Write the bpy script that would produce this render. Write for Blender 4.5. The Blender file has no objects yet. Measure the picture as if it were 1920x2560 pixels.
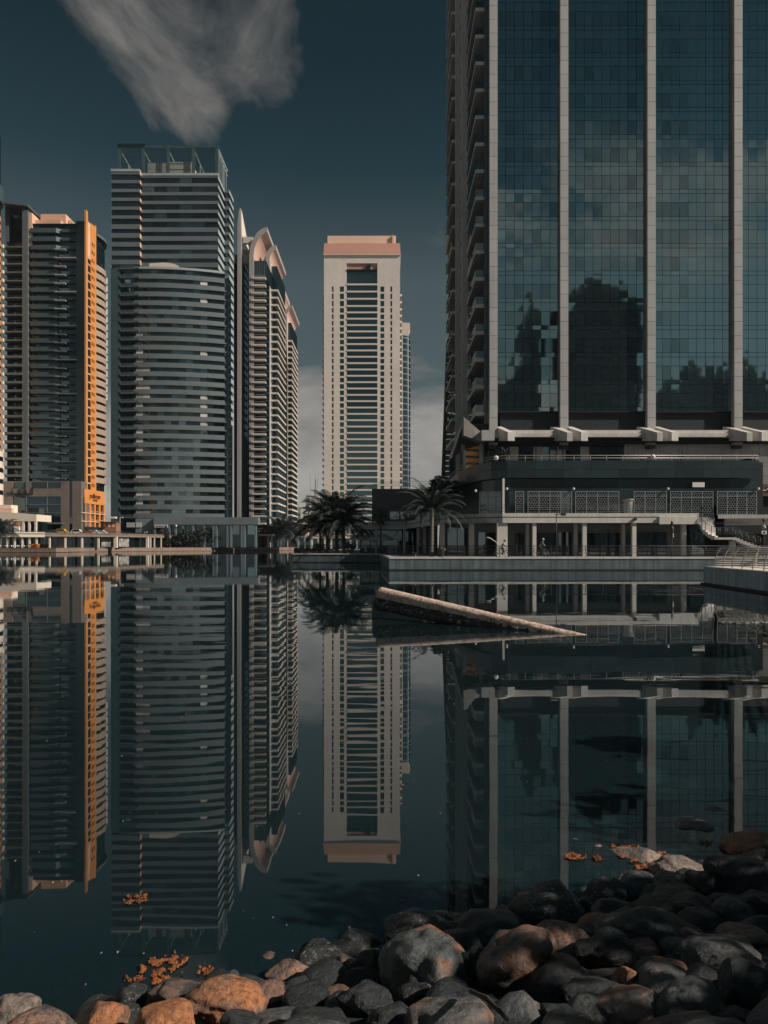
import bpy, bmesh, math, random
from mathutils import Vector, Matrix, noise, geometry
R = math.radians
random.seed(7)
C = bpy.context.scene.collection
SC = bpy.context.scene

# ------------------------------------------------------------------ camera
F, CX, HZ, H = 1849.0, 960.0, 1363.0, 2.5      # focal length and horizon of the photograph in its own pixels; eye height above the water
cam = bpy.data.cameras.new("camera"); co = bpy.data.objects.new("camera", cam); C.objects.link(co)
co.location = (0, 0, H); co.rotation_euler = (R(90), 0, 0)
cam.sensor_fit = 'VERTICAL'; cam.sensor_height = 36; cam.sensor_width = 27; cam.lens = 36 * F / 2560
cam.shift_y = (HZ - 1280) / 2560
cam.clip_start = 0.05; cam.clip_end = 20000
SC.camera = co
def px(u, Y): return (u - CX) / F * Y
def pz(v, Y): return H + (HZ - v) / F * Y

# ------------------------------------------------------------------ sun, sky, exposure
SUN_EL, SUN_OFF = 35.0, 19.0                     # elevation; degrees the sun stands behind the picture plane, to the right
sdir = Vector((math.cos(R(SUN_EL)) * math.cos(R(SUN_OFF)), -math.cos(R(SUN_EL)) * math.sin(R(SUN_OFF)), math.sin(R(SUN_EL))))
sl = bpy.data.lights.new("sun", 'SUN'); sl.energy = 5.0; sl.angle = R(0.55); sl.color = (1.0, 0.885, 0.775)
so = bpy.data.objects.new("sun", sl); C.objects.link(so)
so.rotation_euler = sdir.to_track_quat('Z', 'Y').to_euler(); so.location = sdir * 300
SC.view_settings.view_transform = 'Standard'; SC.view_settings.look = 'None'
SC.view_settings.exposure = 0.0; SC.view_settings.gamma = 1.0; SC.view_settings.use_curve_mapping = False

W = bpy.data.worlds.new("World"); SC.world = W; W.use_nodes = True
nt = W.node_tree; nt.nodes.clear()
class NT:
    """small node helper"""
    def __init__(s, t): s.t = t
    def n(s, typ, **kw):
        nd = s.t.nodes.new(typ)
        for k, v in kw.items():
            if k.startswith('i_'):
                key = k[2:]
                key = int(key) if key.isdigit() else key.replace('_', ' ')
                nd.inputs[key].default_value = v
            else: setattr(nd, k, v)
        return nd
    def l(s, a, b): s.t.links.new(a, b)
    def math(s, op, a, b=None, clamp=False):
        nd = s.t.nodes.new('ShaderNodeMath'); nd.operation = op; nd.use_clamp = clamp
        for i, x in enumerate((a, b)):
            if x is None: continue
            if isinstance(x, (int, float)): nd.inputs[i].default_value = x
            else: s.l(x, nd.inputs[i])
        return nd.outputs[0]
    def mixc(s, f, a, b, typ='MIX'):
        nd = s.t.nodes.new('ShaderNodeMix'); nd.data_type = 'RGBA'; nd.blend_type = typ
        for i, x in ((0, f), (6, a), (7, b)):
            if isinstance(x, (int, float)): nd.inputs[i].default_value = x
            elif isinstance(x, tuple): nd.inputs[i].default_value = (*x, 1) if len(x) == 3 else x
            else: s.l(x, nd.inputs[i])
        return nd.outputs[2]
    def ramp(s, fac, stops):
        nd = s.t.nodes.new('ShaderNodeValToRGB'); e = nd.color_ramp.elements
        while len(e) < len(stops): e.new(0.5)
        for el, (p, c) in zip(e, stops):
            el.position = p; el.color = (*c, 1) if isinstance(c, tuple) else (c, c, c, 1)
        s.l(fac, nd.inputs[0]); return nd.outputs[0]
g = NT(nt)
sky = g.n('ShaderNodeTexSky', sky_type='NISHITA', sun_disc=False, sun_elevation=R(SUN_EL), air_density=1.0, dust_density=2.5, ozone_density=1.0)
sky.sun_rotation = math.atan2(sdir.x, sdir.y)
tc = g.n('ShaderNodeTexCoord')
sep = g.n('ShaderNodeSeparateXYZ'); g.l(tc.outputs['Generated'], sep.inputs[0])
zc = g.math('MAXIMUM', sep.outputs[2], 0.0)
# slate-teal clear sky: the daylight sky strongly desaturated and dimmed
hs = g.n('ShaderNodeHueSaturation', i_Saturation=0.26, i_Value=1.0); g.l(sky.outputs[0], hs.inputs['Color'])
clear = g.mixc(1.0, hs.outputs[0], (0.112, 0.160, 0.172), 'MULTIPLY')
grade = g.ramp(zc, [(0.0, (1.75, 1.55, 1.42)), (0.18, (1.45, 1.32, 1.25)), (0.33, (1.45, 1.36, 1.27)), (0.45, (0.40, 0.66, 0.74)), (0.55, (0.22, 0.45, 0.53)), (1.0, (0.18, 0.40, 0.48))])
clear = g.mixc(1.0, clear, grade, 'MULTIPLY')     # deep slate overhead, paling to the horizon
# cloud layer laid out on a flat plane overhead
den = g.math('ADD', zc, 0.13)
cx_ = g.math('DIVIDE', sep.outputs[0], den); cy_ = g.math('DIVIDE', sep.outputs[1], den)
cv = g.n('ShaderNodeCombineXYZ', i_Z=3.1); g.l(cx_, cv.inputs[0]); g.l(cy_, cv.inputs[1])
def nz(vec, scale, det, rough, dist, off=(0, 0, 0), sc=(1, 1, 1), rot=0.0):
    mp = g.n('ShaderNodeMapping'); mp.inputs['Location'].default_value = off; mp.inputs['Scale'].default_value = sc; mp.inputs['Rotation'].default_value = (0, 0, rot)
    g.l(vec, mp.inputs[0])
    t = g.n('ShaderNodeTexNoise', i_Scale=scale, i_Detail=det, i_Roughness=rough, i_Distortion=dist); g.l(mp.outputs[0], t.inputs['Vector'])
    return t.outputs[0]
wisps = nz(cv.outputs[0], 2.0, 10, 0.62, 1.3, (2.2, 0.9, 0), (1.35, 0.8, 1), R(35))
def blob(u, v, wid, soft):
    d = Vector(((u - CX) / F, 1, (HZ - v) / F)).normalized()
    dp = g.n('ShaderNodeVectorMath', operation='DOT_PRODUCT'); g.l(tc.outputs['Generated'], dp.inputs[0]); dp.inputs[1].default_value = d
    m = g.n('ShaderNodeMapRange', interpolation_type='SMOOTHSTEP'); g.l(dp.outputs['Value'], m.inputs[0])
    m.inputs[1].default_value = math.cos(wid + soft); m.inputs[2].default_value = math.cos(wid)
    return m.outputs[0]
b1 = g.math('MAXIMUM', blob(420, 0, 0.02, 0.135), blob(590, 40, 0.015, 0.11))
b1 = g.math('MAXIMUM', b1, blob(440, 190, 0.0, 0.095))
wisps = g.math('ADD', g.math('MULTIPLY', g.math('SUBTRACT', wisps, 0.5), 1.9), 0.5)
wmask = g.ramp(g.math('ADD', wisps, g.math('MULTIPLY', g.math('SUBTRACT', b1, 1.0), 0.62)), [(0.26, 0.0), (0.46, 0.35), (0.76, 1.0)])
# low cumulus toward the horizon, all the way round, and a scattered mid-height deck
low = nz(tc.outputs['Generated'], 5.0, 8, 0.55, 0.25, (0.35, 0.2, 0.1), (1, 1, 2.2))
lowband = g.ramp(zc, [(0.0, 1.0), (0.13, 0.85), (0.20, 0.50), (0.28, 0.0)])
bank_ = g.math('MULTIPLY', g.math('MAXIMUM', blob(765, 1080, 0.03, 0.09), blob(1085, 1120, 0.03, 0.09)), 0.15)     # cumulus standing between the towers
low = g.math('ADD', low, bank_)
lowm = g.ramp(g.math('ADD', low, g.math('MULTIPLY', lowband, 0.50)), [(0.69, 0.0), (0.88, 1.0)])
mid = nz(tc.outputs['Generated'], 6.5, 8, 0.6, 0.4, (1.3, 4.0, 0.6), (1, 1, 2.6))
midband = g.ramp(zc, [(0.26, 0.0), (0.34, 1.0), (0.43, 0.9), (0.49, 0.0)])
back = g.n('ShaderNodeMapRange'); g.l(sep.outputs[1], back.inputs[0]); back.inputs[1].default_value = 0.2; back.inputs[2].default_value = -0.3
midm = g.math('MULTIPLY', g.math('MULTIPLY', g.ramp(mid, [(0.45, 0.0), (0.57, 1.0)]), midband), back.outputs[0])
cover = g.math('MAXIMUM', wmask, g.math('MULTIPLY', lowm, 0.95))
cover = g.math('MAXIMUM', cover, g.math('MULTIPLY', midm, 0.85), True)
ccol = g.ramp(zc, [(0.0, (3.6, 3.48, 3.25)), (0.10, (3.1, 3.0, 2.8)), (0.25, (2.0, 1.93, 1.84)), (0.5, (1.75, 1.66, 1.57))])
cshade = nz(tc.outputs['Generated'], 9.0, 6, 0.6, 0.3, (0.2, 0.5, 0.9), (1, 1, 2.0))
ccol = g.mixc(1.0, ccol, g.ramp(cshade, [(0.3, 0.62), (0.7, 1.0)]), 'MULTIPLY')
skyc = g.mixc(cover, clear, ccol)
bg = g.n('ShaderNodeBackground', i_Strength=0.13); g.l(skyc, bg.inputs[0])
wo = g.n('ShaderNodeOutputWorld'); g.l(bg.outputs[0], wo.inputs[0])

# ------------------------------------------------------------------ render settings the driver keeps
SC.cycles.max_bounces = 8; SC.cycles.glossy_bounces = 5; SC.cycles.transparent_max_bounces = 12
SC.cycles.diffuse_bounces = 3; SC.cycles.caustics_reflective = False; SC.cycles.caustics_refractive = False
SC.cycles.sample_clamp_indirect = 4.0; SC.cycles.use_denoising = True
SC.cycles.volume_bounces = 0

# ------------------------------------------------------------------ mesh helpers
ORG = {}
class MB:
    def __init__(s): s.v = []; s.f = []; s.m = []; s.s = []
    def add(s, vs, fs, m=0, sm=False):
        o = len(s.v); s.v += [tuple(p) for p in vs]
        for f in fs: s.f.append(tuple(i + o for i in f)); s.m.append(m); s.s.append(sm)
        return s
    def box(s, x0, x1, y0, y1, z0, z1, m=0):
        return s.add([(x0,y0,z0),(x1,y0,z0),(x1,y1,z0),(x0,y1,z0),(x0,y0,z1),(x1,y0,z1),(x1,y1,z1),(x0,y1,z1)],
              [(0,3,2,1),(4,5,6,7),(0,1,5,4),(1,2,6,5),(2,3,7,6),(3,0,4,7)], m)
    def bar(s, p, q, w, h, m=0, up=(0, 0, 1)):
        p = Vector(p); q = Vector(q); d = (q - p).normalized(); up = Vector(up)
        if abs(d.dot(up)) > 0.98: up = Vector((0, 1, 0))
        a = d.cross(up).normalized() * w / 2; b = a.cross(d).normalized() * h / 2
        return s.add([p-a-b, p+a-b, p+a+b, p-a+b, q-a-b, q+a-b, q+a+b, q-a+b],
              [(0,1,2,3),(7,6,5,4),(0,4,5,1),(1,5,6,2),(2,6,7,3),(3,7,4,0)], m)
    def tube(s, pts, r, n=6, m=0, sm=True, cap=True):
        pts = [Vector(p) for p in pts]; k = len(pts)
        rs = r if isinstance(r, (list, tuple)) else [r] * k
        vs = []; prev = None
        for i, p in enumerate(pts):
            d = (pts[min(i+1, k-1)] - pts[max(i-1, 0)]).normalized()
            up = Vector((0, 0, 1)) if abs(d.z) < 0.95 else Vector((1, 0, 0))
            a = d.cross(up).normalized() if prev is None else (prev - d * prev.dot(d)).normalized()
            prev = a; b = d.cross(a)
            for j in range(n):
                t = 2 * math.pi * j / n; vs.append(p + (a * math.cos(t) + b * math.sin(t)) * rs[i])
        fs = [(i*n+j, i*n+(j+1) % n, (i+1)*n+(j+1) % n, (i+1)*n+j) for i in range(k-1) for j in range(n)]
        if cap: fs += [tuple(range(n-1, -1, -1)), tuple((k-1)*n + j for j in range(n))]
        return s.add(vs, fs, m, sm)
    def prism(s, poly, z0, z1, m=0):
        n = len(poly)
        return s.add([(x, y, z0) for x, y in poly] + [(x, y, z1) for x, y in poly],
              [tuple(range(n-1, -1, -1)), tuple(range(n, 2*n))] + [(i, (i+1) % n, n+(i+1) % n, n+i) for i in range(n)], m)
    def slab(s, poly, y0, y1, m=0):
        """polygon in x,z pushed from y0 to y1"""
        n = len(poly)
        return s.add([(x, y0, z) for x, z in poly] + [(x, y1, z) for x, z in poly],
              [tuple(range(n)), tuple(range(2*n-1, n-1, -1))] + [(i, n+i, n+(i+1) % n, (i+1) % n) for i in range(n)], m)
    def strip(s, line, thick, z0, z1, m=0):
        """a wall that follows a plan line, with thickness behind it"""
        L = [Vector((p[0], p[1])) for p in line]; n = len(L); off = []
        for i in range(n):
            d = (L[min(i+1, n-1)] - L[max(i-1, 0)]).normalized(); off.append(Vector((-d.y, d.x)) * thick)
        vs = []
        for i in range(n):
            b = L[i] + off[i]
            vs += [(L[i].x, L[i].y, z0), (L[i].x, L[i].y, z1), (b.x, b.y, z1), (b.x, b.y, z0)]
        fs = []
        for i in range(n-1):
            a = 4*i; c = a+4
            fs += [(a, c, c+1, a+1), (a+1, c+1, c+2, a+2), (a+2, c+2, c+3, a+3), (a+3, c+3, c, a)]
        fs += [(0, 1, 2, 3), (4*n-4, 4*n-1, 4*n-2, 4*n-3)]
        return s.add(vs, fs, m)
    def lathe(s, prof, c=(0, 0, 0), n=12, m=0, sm=True):
        vs = []; k = len(prof)
        for r, z in prof:
            for j in range(n):
                t = 2*math.pi*j/n; vs.append((c[0]+r*math.cos(t), c[1]+r*math.sin(t), c[2]+z))
        fs = [(i*n+j, i*n+(j+1) % n, (i+1)*n+(j+1) % n, (i+1)*n+j) for i in range(k-1) for j in range(n)]
        fs += [tuple(range(n-1, -1, -1)), tuple((k-1)*n+j for j in range(n))]
        return s.add(vs, fs, m, sm)
    def mesh(s, name, mats, org=(0, 0, 0)):
        me = bpy.data.meshes.new(name)
        ox, oy, oz = org
        me.from_pydata([(x-ox, y-oy, z-oz) for x, y, z in s.v], [], s.f)
        for mt in (mats if isinstance(mats, (list, tuple)) else [mats]): me.materials.append(mt)
        if len(s.f): 
            me.polygons.foreach_set('material_index', s.m); me.polygons.foreach_set('use_smooth', s.s)
        me.update(); return me
    def build(s, name, mats, parent=None, loc=None, kind=None):
        if parent is not None: org = ORG[parent.name]
        elif loc is not None: org = Vector(loc)
        else:
            xs, ys, zs = zip(*s.v); org = Vector(((min(xs)+max(xs))/2, (min(ys)+max(ys))/2, min(zs)))
        o = bpy.data.objects.new(name, s.mesh(name, mats, org)); C.objects.link(o)
        if parent is not None: o.parent = parent
        else: o.location = org
        ORG[o.name] = Vector(org)
        if kind: o['kind'] = kind
        return o
def thing(name, label, cat, loc, group=None):
    o = bpy.data.objects.new(name, None); C.objects.link(o); o.location = loc; o.empty_display_size = 0.3
    o['label'] = label; o['category'] = cat
    if group: o['group'] = group
    ORG[o.name] = Vector(loc); return o
def tag(o, label, cat, group=None):
    o['label'] = label; o['category'] = cat
    if group: o['group'] = group
    return o
def inst(name, me, parent, wloc, rot=(0, 0, 0), scale=(1, 1, 1)):
    o = bpy.data.objects.new(name, me); C.objects.link(o)
    if parent is not None:
        o.parent = parent; o.location = Vector(wloc) - ORG[parent.name]
    else: o.location = wloc
    o.rotation_euler = rot; o.scale = scale; ORG[o.name] = Vector(wloc); return o
_UC = {}
def bx(name, parent, m, x0, x1, y0, y1, z0, z1):
    """a box part: one shared unit cube for each material"""
    if m.name not in _UC: _UC[m.name] = MB().box(-.5, .5, -.5, .5, -.5, .5).mesh('block', m)
    return inst(name, _UC[m.name], parent, ((x0+x1)/2, (y0+y1)/2, (z0+z1)/2), scale=(abs(x1-x0), abs(y1-y0), abs(z1-z0)))
def copy_tree(o, parent=None):
    c = o.copy(); C.objects.link(c)
    if parent is not None: c.parent = parent
    ORG[c.name] = ORG[o.name].copy()
    for ch in o.children: copy_tree(ch, c)
    return c

# ------------------------------------------------------------------ materials
def mat(name, col, rough=0.7, var=0.18, scale=0.6, bump=0.0, metal=0.0, spec=0.4, seam=None, streak=0.0, rnd=0.0, col2=None, seamdark=0.55, bscale=None):
    m = bpy.data.materials.new(name); m.use_nodes = True; t = m.node_tree; t.nodes.clear(); q = NT(t)
    out = q.n('ShaderNodeOutputMaterial'); p = q.n('ShaderNodeBsdfPrincipled', i_Roughness=rough, i_Metallic=metal)
    p.inputs['Specular IOR Level'].default_value = spec; q.l(p.outputs[0], out.inputs[0])
    geo = q.n('ShaderNodeNewGeometry'); pos = geo.outputs['Position']
    nzt = q.n('ShaderNodeTexNoise', i_Scale=scale, i_Detail=6.0, i_Roughness=0.6); q.l(pos, nzt.inputs['Vector'])
    f = q.ramp(nzt.outputs[0], [(0.28, 1 - var), (0.72, 1 + var * 0.6)])
    c = q.mixc(1.0, col, f, 'MULTIPLY') if col2 is None else q.mixc(q.ramp(nzt.outputs[0], [(0.35, 0.0), (0.65, 1.0)]), col, col2)
    if streak:
        mp = q.n('ShaderNodeMapping'); mp.inputs['Scale'].default_value = (1.6, 1.6, 0.10); q.l(pos, mp.inputs[0])
        n2 = q.n('ShaderNodeTexNoise', i_Scale=1.2, i_Detail=5.0, i_Roughness=0.65); q.l(mp.outputs[0], n2.inputs['Vector'])
        c = q.mixc(1.0, c, q.ramp(n2.outputs[0], [(0.3, 1 - streak), (0.62, 1.0)]), 'MULTIPLY')
    if seam:
        sp = q.n('ShaderNodeSeparateXYZ'); q.l(pos, sp.inputs[0])
        cb = q.n('ShaderNodeCombineXYZ'); q.l(q.math('ADD', sp.outputs[0], sp.outputs[1]), cb.inputs[0]); q.l(sp.outputs[2], cb.inputs[1])
        br = q.n('ShaderNodeTexBrick', offset=0.0, squash=1.0); q.l(cb.outputs[0], br.inputs['Vector'])
        br.inputs['Color1'].default_value = (1, 1, 1, 1); br.inputs['Color2'].default_value = (0.93, 0.93, 0.93, 1)
        br.inputs['Mortar'].default_value = (seamdark,)*3 + (1,); br.inputs['Scale'].default_value = 1.0
        br.inputs['Mortar Size'].default_value = 0.02 * min(seam); br.inputs['Brick Width'].default_value = seam[0]; br.inputs['Row Height'].default_value = seam[1]
        c = q.mixc(1.0, c, br.outputs[0], 'MULTIPLY')
    if rnd:
        oi = q.n('ShaderNodeObjectInfo')
        c = q.mixc(1.0, c, q.ramp(oi.outputs['Random'], [(0.0, 1 - rnd), (1.0, 1 + rnd)]), 'MULTIPLY')
    q.l(c, p.inputs['Base Color'])
    if bump:
        n3 = q.n('ShaderNodeTexNoise', i_Scale=bscale or scale * 6, i_Detail=5.0, i_Roughness=0.65); q.l(pos, n3.inputs['Vector'])
        b = q.n('ShaderNodeBump', i_Strength=min(1.0, bump), i_Distance=0.03); q.l(n3.outputs[0], b.inputs['Height']); q.l(b.outputs[0], p.inputs['Normal'])
    return m
def glass(name, refl, body=(0.006, 0.010, 0.011), rough=0.03, rnd=0.25, wave=0.0, wscale=0.8):
    """coated facade glass: a dark body under a tinted mirror; panes differ a little from one another"""
    m = bpy.data.materials.new(name); m.use_nodes = True; t = m.node_tree; t.nodes.clear(); q = NT(t)
    out = q.n('ShaderNodeOutputMaterial'); d = q.n('ShaderNodeBsdfDiffuse'); d.inputs[0].default_value = (*body, 1)
    gl = q.n('ShaderNodeBsdfAnisotropic') if False else q.n('ShaderNodeBsdfGlossy', i_Roughness=rough)
    oi = q.n('ShaderNodeObjectInfo')
    c = q.mixc(1.0, refl, q.ramp(oi.outputs['Random'], [(0.0, 1 - rnd), (1.0, 1.0)]), 'MULTIPLY'); q.l(c, gl.inputs['Color'])
    if wave:
        geo = q.n('ShaderNodeNewGeometry'); n3 = q.n('ShaderNodeTexNoise', i_Scale=wscale, i_Detail=1.5); q.l(geo.outputs['Position'], n3.inputs['Vector'])
        b = q.n('ShaderNodeBump', i_Strength=1.0, i_Distance=wave); q.l(n3.outputs[0], b.inputs['Height']); q.l(b.outputs[0], gl.inputs['Normal'])
    a = q.n('ShaderNodeAddShader'); q.l(d.outputs[0], a.inputs[0]); q.l(gl.outputs[0], a.inputs[1]); q.l(a.outputs[0], out.inputs[0])
    return m

M = {}
M['fin'] = mat('fin_panel', (0.43, 0.43, 0.42), 0.6, 0.10, 0.25, streak=0.12, rnd=0.06)
M['joint'] = mat('shadow_joint', (0.05, 0.055, 0.058), 0.8)
M['conc'] = mat('pale_concrete', (0.63, 0.605, 0.57), 0.75, 0.15, 0.5, bump=0.15, streak=0.18)
M['conc2'] = mat('stained_concrete', (0.45, 0.42, 0.385), 0.8, 0.25, 0.7, bump=0.2, streak=0.4)
M['slabedge'] = mat('balcony_concrete', (0.46, 0.46, 0.45), 0.75, 0.15, 0.5, streak=0.2)
M['curtain'] = glass('curtain_wall_glass', (0.37, 0.48, 0.49), rnd=0.38, wave=0.0011, wscale=0.8)
M['mull'] = mat('dark_mullion', (0.012, 0.018, 0.020), 0.6)
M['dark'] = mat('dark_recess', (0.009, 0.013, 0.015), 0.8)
M['teal'] = mat('teal_panel', (0.085, 0.125, 0.135), 0.45, 0.12, 0.3, seam=(1.2, 1.9))
M['sidewall'] = mat('grey_green_wall', (0.075, 0.10, 0.105), 0.6, 0.15, 0.3)
M['louvre'] = mat('louvre_metal', (0.06, 0.07, 0.075), 0.5)
M['stone'] = mat('dark_veined_stone', (0.015, 0.034, 0.041), 0.35, 0.35, 0.9, rnd=0.35, spec=0.5, streak=0.25)
M['greypanel'] = mat('grey_cladding', (0.20, 0.21, 0.20), 0.5, 0.10, 0.5, rnd=0.10)
M['screen'] = mat('screen_metal', (0.20, 0.225, 0.23), 0.45)
M['rail'] = mat('dark_rail_metal', (0.045, 0.055, 0.06), 0.4, metal=0.3)
M['steel'] = mat('brushed_steel', (0.52, 0.50, 0.47), 0.38, metal=0.5)
M['white'] = mat('white_paint', (0.70, 0.68, 0.64), 0.5, 0.08)
M['shop'] = glass('shop_glass', (0.16, 0.20, 0.21), (0.008, 0.012, 0.014))
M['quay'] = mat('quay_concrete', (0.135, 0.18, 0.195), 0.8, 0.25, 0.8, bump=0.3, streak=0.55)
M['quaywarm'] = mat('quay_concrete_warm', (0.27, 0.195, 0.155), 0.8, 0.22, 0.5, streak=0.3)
M['paving'] = mat('paving', (0.27, 0.265, 0.255), 0.85, 0.2, 0.6, bump=0.1)
M['wood'] = mat('brown_slat_wood', (0.11, 0.06, 0.045), 0.6, 0.3, 3.0)
M['globe'] = mat('opal_globe', (0.55, 0.56, 0.54), 0.3)
M['flank'] = mat('flank_concrete', (0.74, 0.73, 0.70), 0.75, 0.12, 0.4, streak=0.2)
# ------------------------------------------------------------------ the setting: ground, lake bed, water, banks
def struct(o): o['kind'] = 'structure'; return o
land = [(-2600, 252), (px(140, 252), 252), (px(140, 252), 272), (px(420, 305), 305), (px(735, 362), 362), (-30, 372), (-13, 372), (-13.3, 107), (-0.6, 105.2), (0.5, 73.6), (400, 73.6), (2600, 73.6), (2600, 3600), (-2600, 3600)]
def flat(name, poly, z, m):
    tris = geometry.tessellate_polygon([[Vector((x, y, 0)) for x, y in poly]])
    me = bpy.data.meshes.new(name); fs = []
    for t_ in tris:
        a, b, c = (Vector((*poly[i], 0)) for i in t_); fs.append(t_ if (b - a).cross(c - a).z > 0 else t_[::-1])
    me.from_pydata([(x, y, z) for x, y in poly], [], fs); me.update(); me.materials.append(m)
    o = bpy.data.objects.new(name, me); C.objects.link(o); ORG[o.name] = Vector((0, 0, 0)); return struct(o)
flat('ground', land, 1.30, M['paving'])
M['bed'] = mat('lake_mud', (0.022, 0.030, 0.030), 0.9, 0.4, 0.8)
flat('lake_bed', [(-2600, -900), (2600, -900), (2600, 3600), (-2600, 3600)], -1.6, M['bed'])
# water: clear dark sheet, mirror-like at grazing angles
wm = bpy.data.materials.new('lake_water'); wm.use_nodes = True; t = wm.node_tree; t.nodes.clear(); q = NT(t)
out = q.n('ShaderNodeOutputMaterial'); tr = q.n('ShaderNodeBsdfTransparent'); tr.inputs[0].default_value = (0.60, 0.68, 0.69, 1)
gl = q.n('ShaderNodeBsdfGlossy', i_Roughness=0.012); gl.inputs[0].default_value = (0.86, 0.90, 0.91, 1)
fr = q.n('ShaderNodeFresnel', i_IOR=1.8)
geo = q.n('ShaderNodeNewGeometry')
mp = q.n('ShaderNodeMapping'); mp.inputs['Scale'].default_value = (0.30, 0.75, 1); q.l(geo.outputs['Position'], mp.inputs[0])
n1 = q.n('ShaderNodeTexNoise', i_Scale=1.0, i_Detail=2.0, i_Roughness=0.5); q.l(mp.outputs[0], n1.inputs['Vector'])
mp2 = q.n('ShaderNodeMapping'); mp2.inputs['Scale'].default_value = (1.1, 3.2, 1); mp2.inputs['Rotation'].default_value = (0, 0, 0.15); q.l(geo.outputs['Position'], mp2.inputs[0])
n2 = q.n('ShaderNodeTexNoise', i_Scale=1.0, i_Detail=1.0); q.l(mp2.outputs[0], n2.inputs['Vector'])
hgt = q.math('ADD', n1.outputs[0], q.math('MULTIPLY', n2.outputs[0], 0.16))
n0 = q.n('ShaderNodeTexNoise', i_Scale=0.035, i_Detail=3.0); q.l(geo.outputs['Position'], n0.inputs['Vector'])
bp = q.n('ShaderNodeBump', i_Strength=1.0, i_Distance=0.0034); q.l(hgt, bp.inputs['Height']); q.l(q.ramp(n0.outputs[0], [(0.35, 0.30), (0.62, 1.0)]), bp.inputs['Strength'])     # calmer and livelier patches
q.l(bp.outputs[0], gl.inputs['Normal']); q.l(bp.outputs[0], fr.inputs['Normal'])
df = q.n('ShaderNodeBsdfDiffuse'); df.inputs[0].default_value = (0.022, 0.048, 0.057, 1); tb = q.n('ShaderNodeMixShader', i_0=0.33); q.l(tr.outputs[0], tb.inputs[1]); q.l(df.outputs[0], tb.inputs[2])   # faint turbidity of the lake
mx = q.n('ShaderNodeMixShader'); q.l(fr.outputs[0], mx.inputs[0]); q.l(tb.outputs[0], mx.inputs[1]); q.l(gl.outputs[0], mx.inputs[2]); q.l(mx.outputs[0], out.inputs[0])
flat('lake_water', [(-2600, -900), (2600, -900), (2600, 380), (-2600, 380)], 0.0, wm)
# near bank: a sloping shore under the stones
def shore_y(x): return 4.75 + 0.44 * x if x > -3 else 3.43 + 0.1 * (x + 3)
def bank_z(x, y): 
    d = shore_y(x) - y
    return max(-1.58, min(1.45, d * (0.30 if d > 0 else 0.34))) - 0.06
M['bank'] = mat('wet_bank_gravel', (0.035, 0.036, 0.036), 0.8, 0.4, 3.0, bump=0.6, bscale=14)
mb = MB(); nx, ny = 61, 45; xs = [-14 + 28*i/(nx-1) for i in range(nx)]; ys = [-6 + 20*j/(ny-1) for j in range(ny)]
mb.add([(x, y, bank_z(x, y) + 0.03*noise.noise((x*2.1, y*2.1, 0))) for y in ys for x in xs], [(j*nx+i, j*nx+i+1, (j+1)*nx+i+1, (j+1)*nx+i) for j in range(ny-1) for i in range(nx-1)], 0, True)
struct(mb.build('bank', M['bank'], loc=(0, 0, 0)))

# quay walls
M['algae'] = mat('dark_algae', (0.018, 0.024, 0.022), 0.6, 0.5, 2.0, bump=0.6)
def quay(name, line, z1, m, label, warm=False):
    """quay wall along a plan line, its coping stones on top"""
    r = thing(name, label, 'quay wall', (line[0][0], line[0][1], -1.6))
    MB().strip(line, 0.7, -1.6, z1 - 0.16, 0).build('wall', m, r)
    MB().strip([(x, y - 0.012) for x, y in line], 0.3, -0.6, 0.13).build('algae_band', M['algae'], r)
    k = 0
    for a, b in zip(line, line[1:]):
        a = Vector(a); b = Vector(b); L = (b - a).length; step = 2.6 if L < 120 else 6.0; n = max(1, int(L / step)); d = (b - a) / n
        nn = Vector((-d.y, d.x)).normalized()
        for i in range(n):
            p0 = a + d * i + d.normalized() * 0.012; p1 = a + d * (i + 1) - d.normalized() * 0.012
            if p0.x > 75 or p0.x < -190 or k >= 140: continue
            q0 = p0 - nn * 0.06; q1 = p1 - nn * 0.06; q2 = p1 + nn * 0.66; q3 = p0 + nn * 0.66
            MB().prism([(q0.x, q0.y), (q1.x, q1.y), (q2.x, q2.y), (q3.x, q3.y)], z1 - 0.16, z1 + 0.03).build('coping_stone', M['conc' if not warm else 'quaywarm'], r); k += 1
    return r
quay('quay_wall', [(0.5, 73.4), (75, 73.4)], 1.30, M['quay'], 'long grey quay wall below the cyclists')
quay('quay_wall', [(-13.2, 140), (-13.3, 107), (-0.6, 105), (0.48, 73.42)], 1.30, M['quay'], 'grey quay wall jutting out below the palm cluster')
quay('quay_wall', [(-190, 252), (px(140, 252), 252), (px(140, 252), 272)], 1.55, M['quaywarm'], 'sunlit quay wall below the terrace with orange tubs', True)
quay('quay_wall', [(px(140, 252), 272), (px(420, 305), 305), (px(735, 362), 362)], 1.5, M['quaywarm'], 'long peach quay wall below the retail arcade', True)

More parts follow.
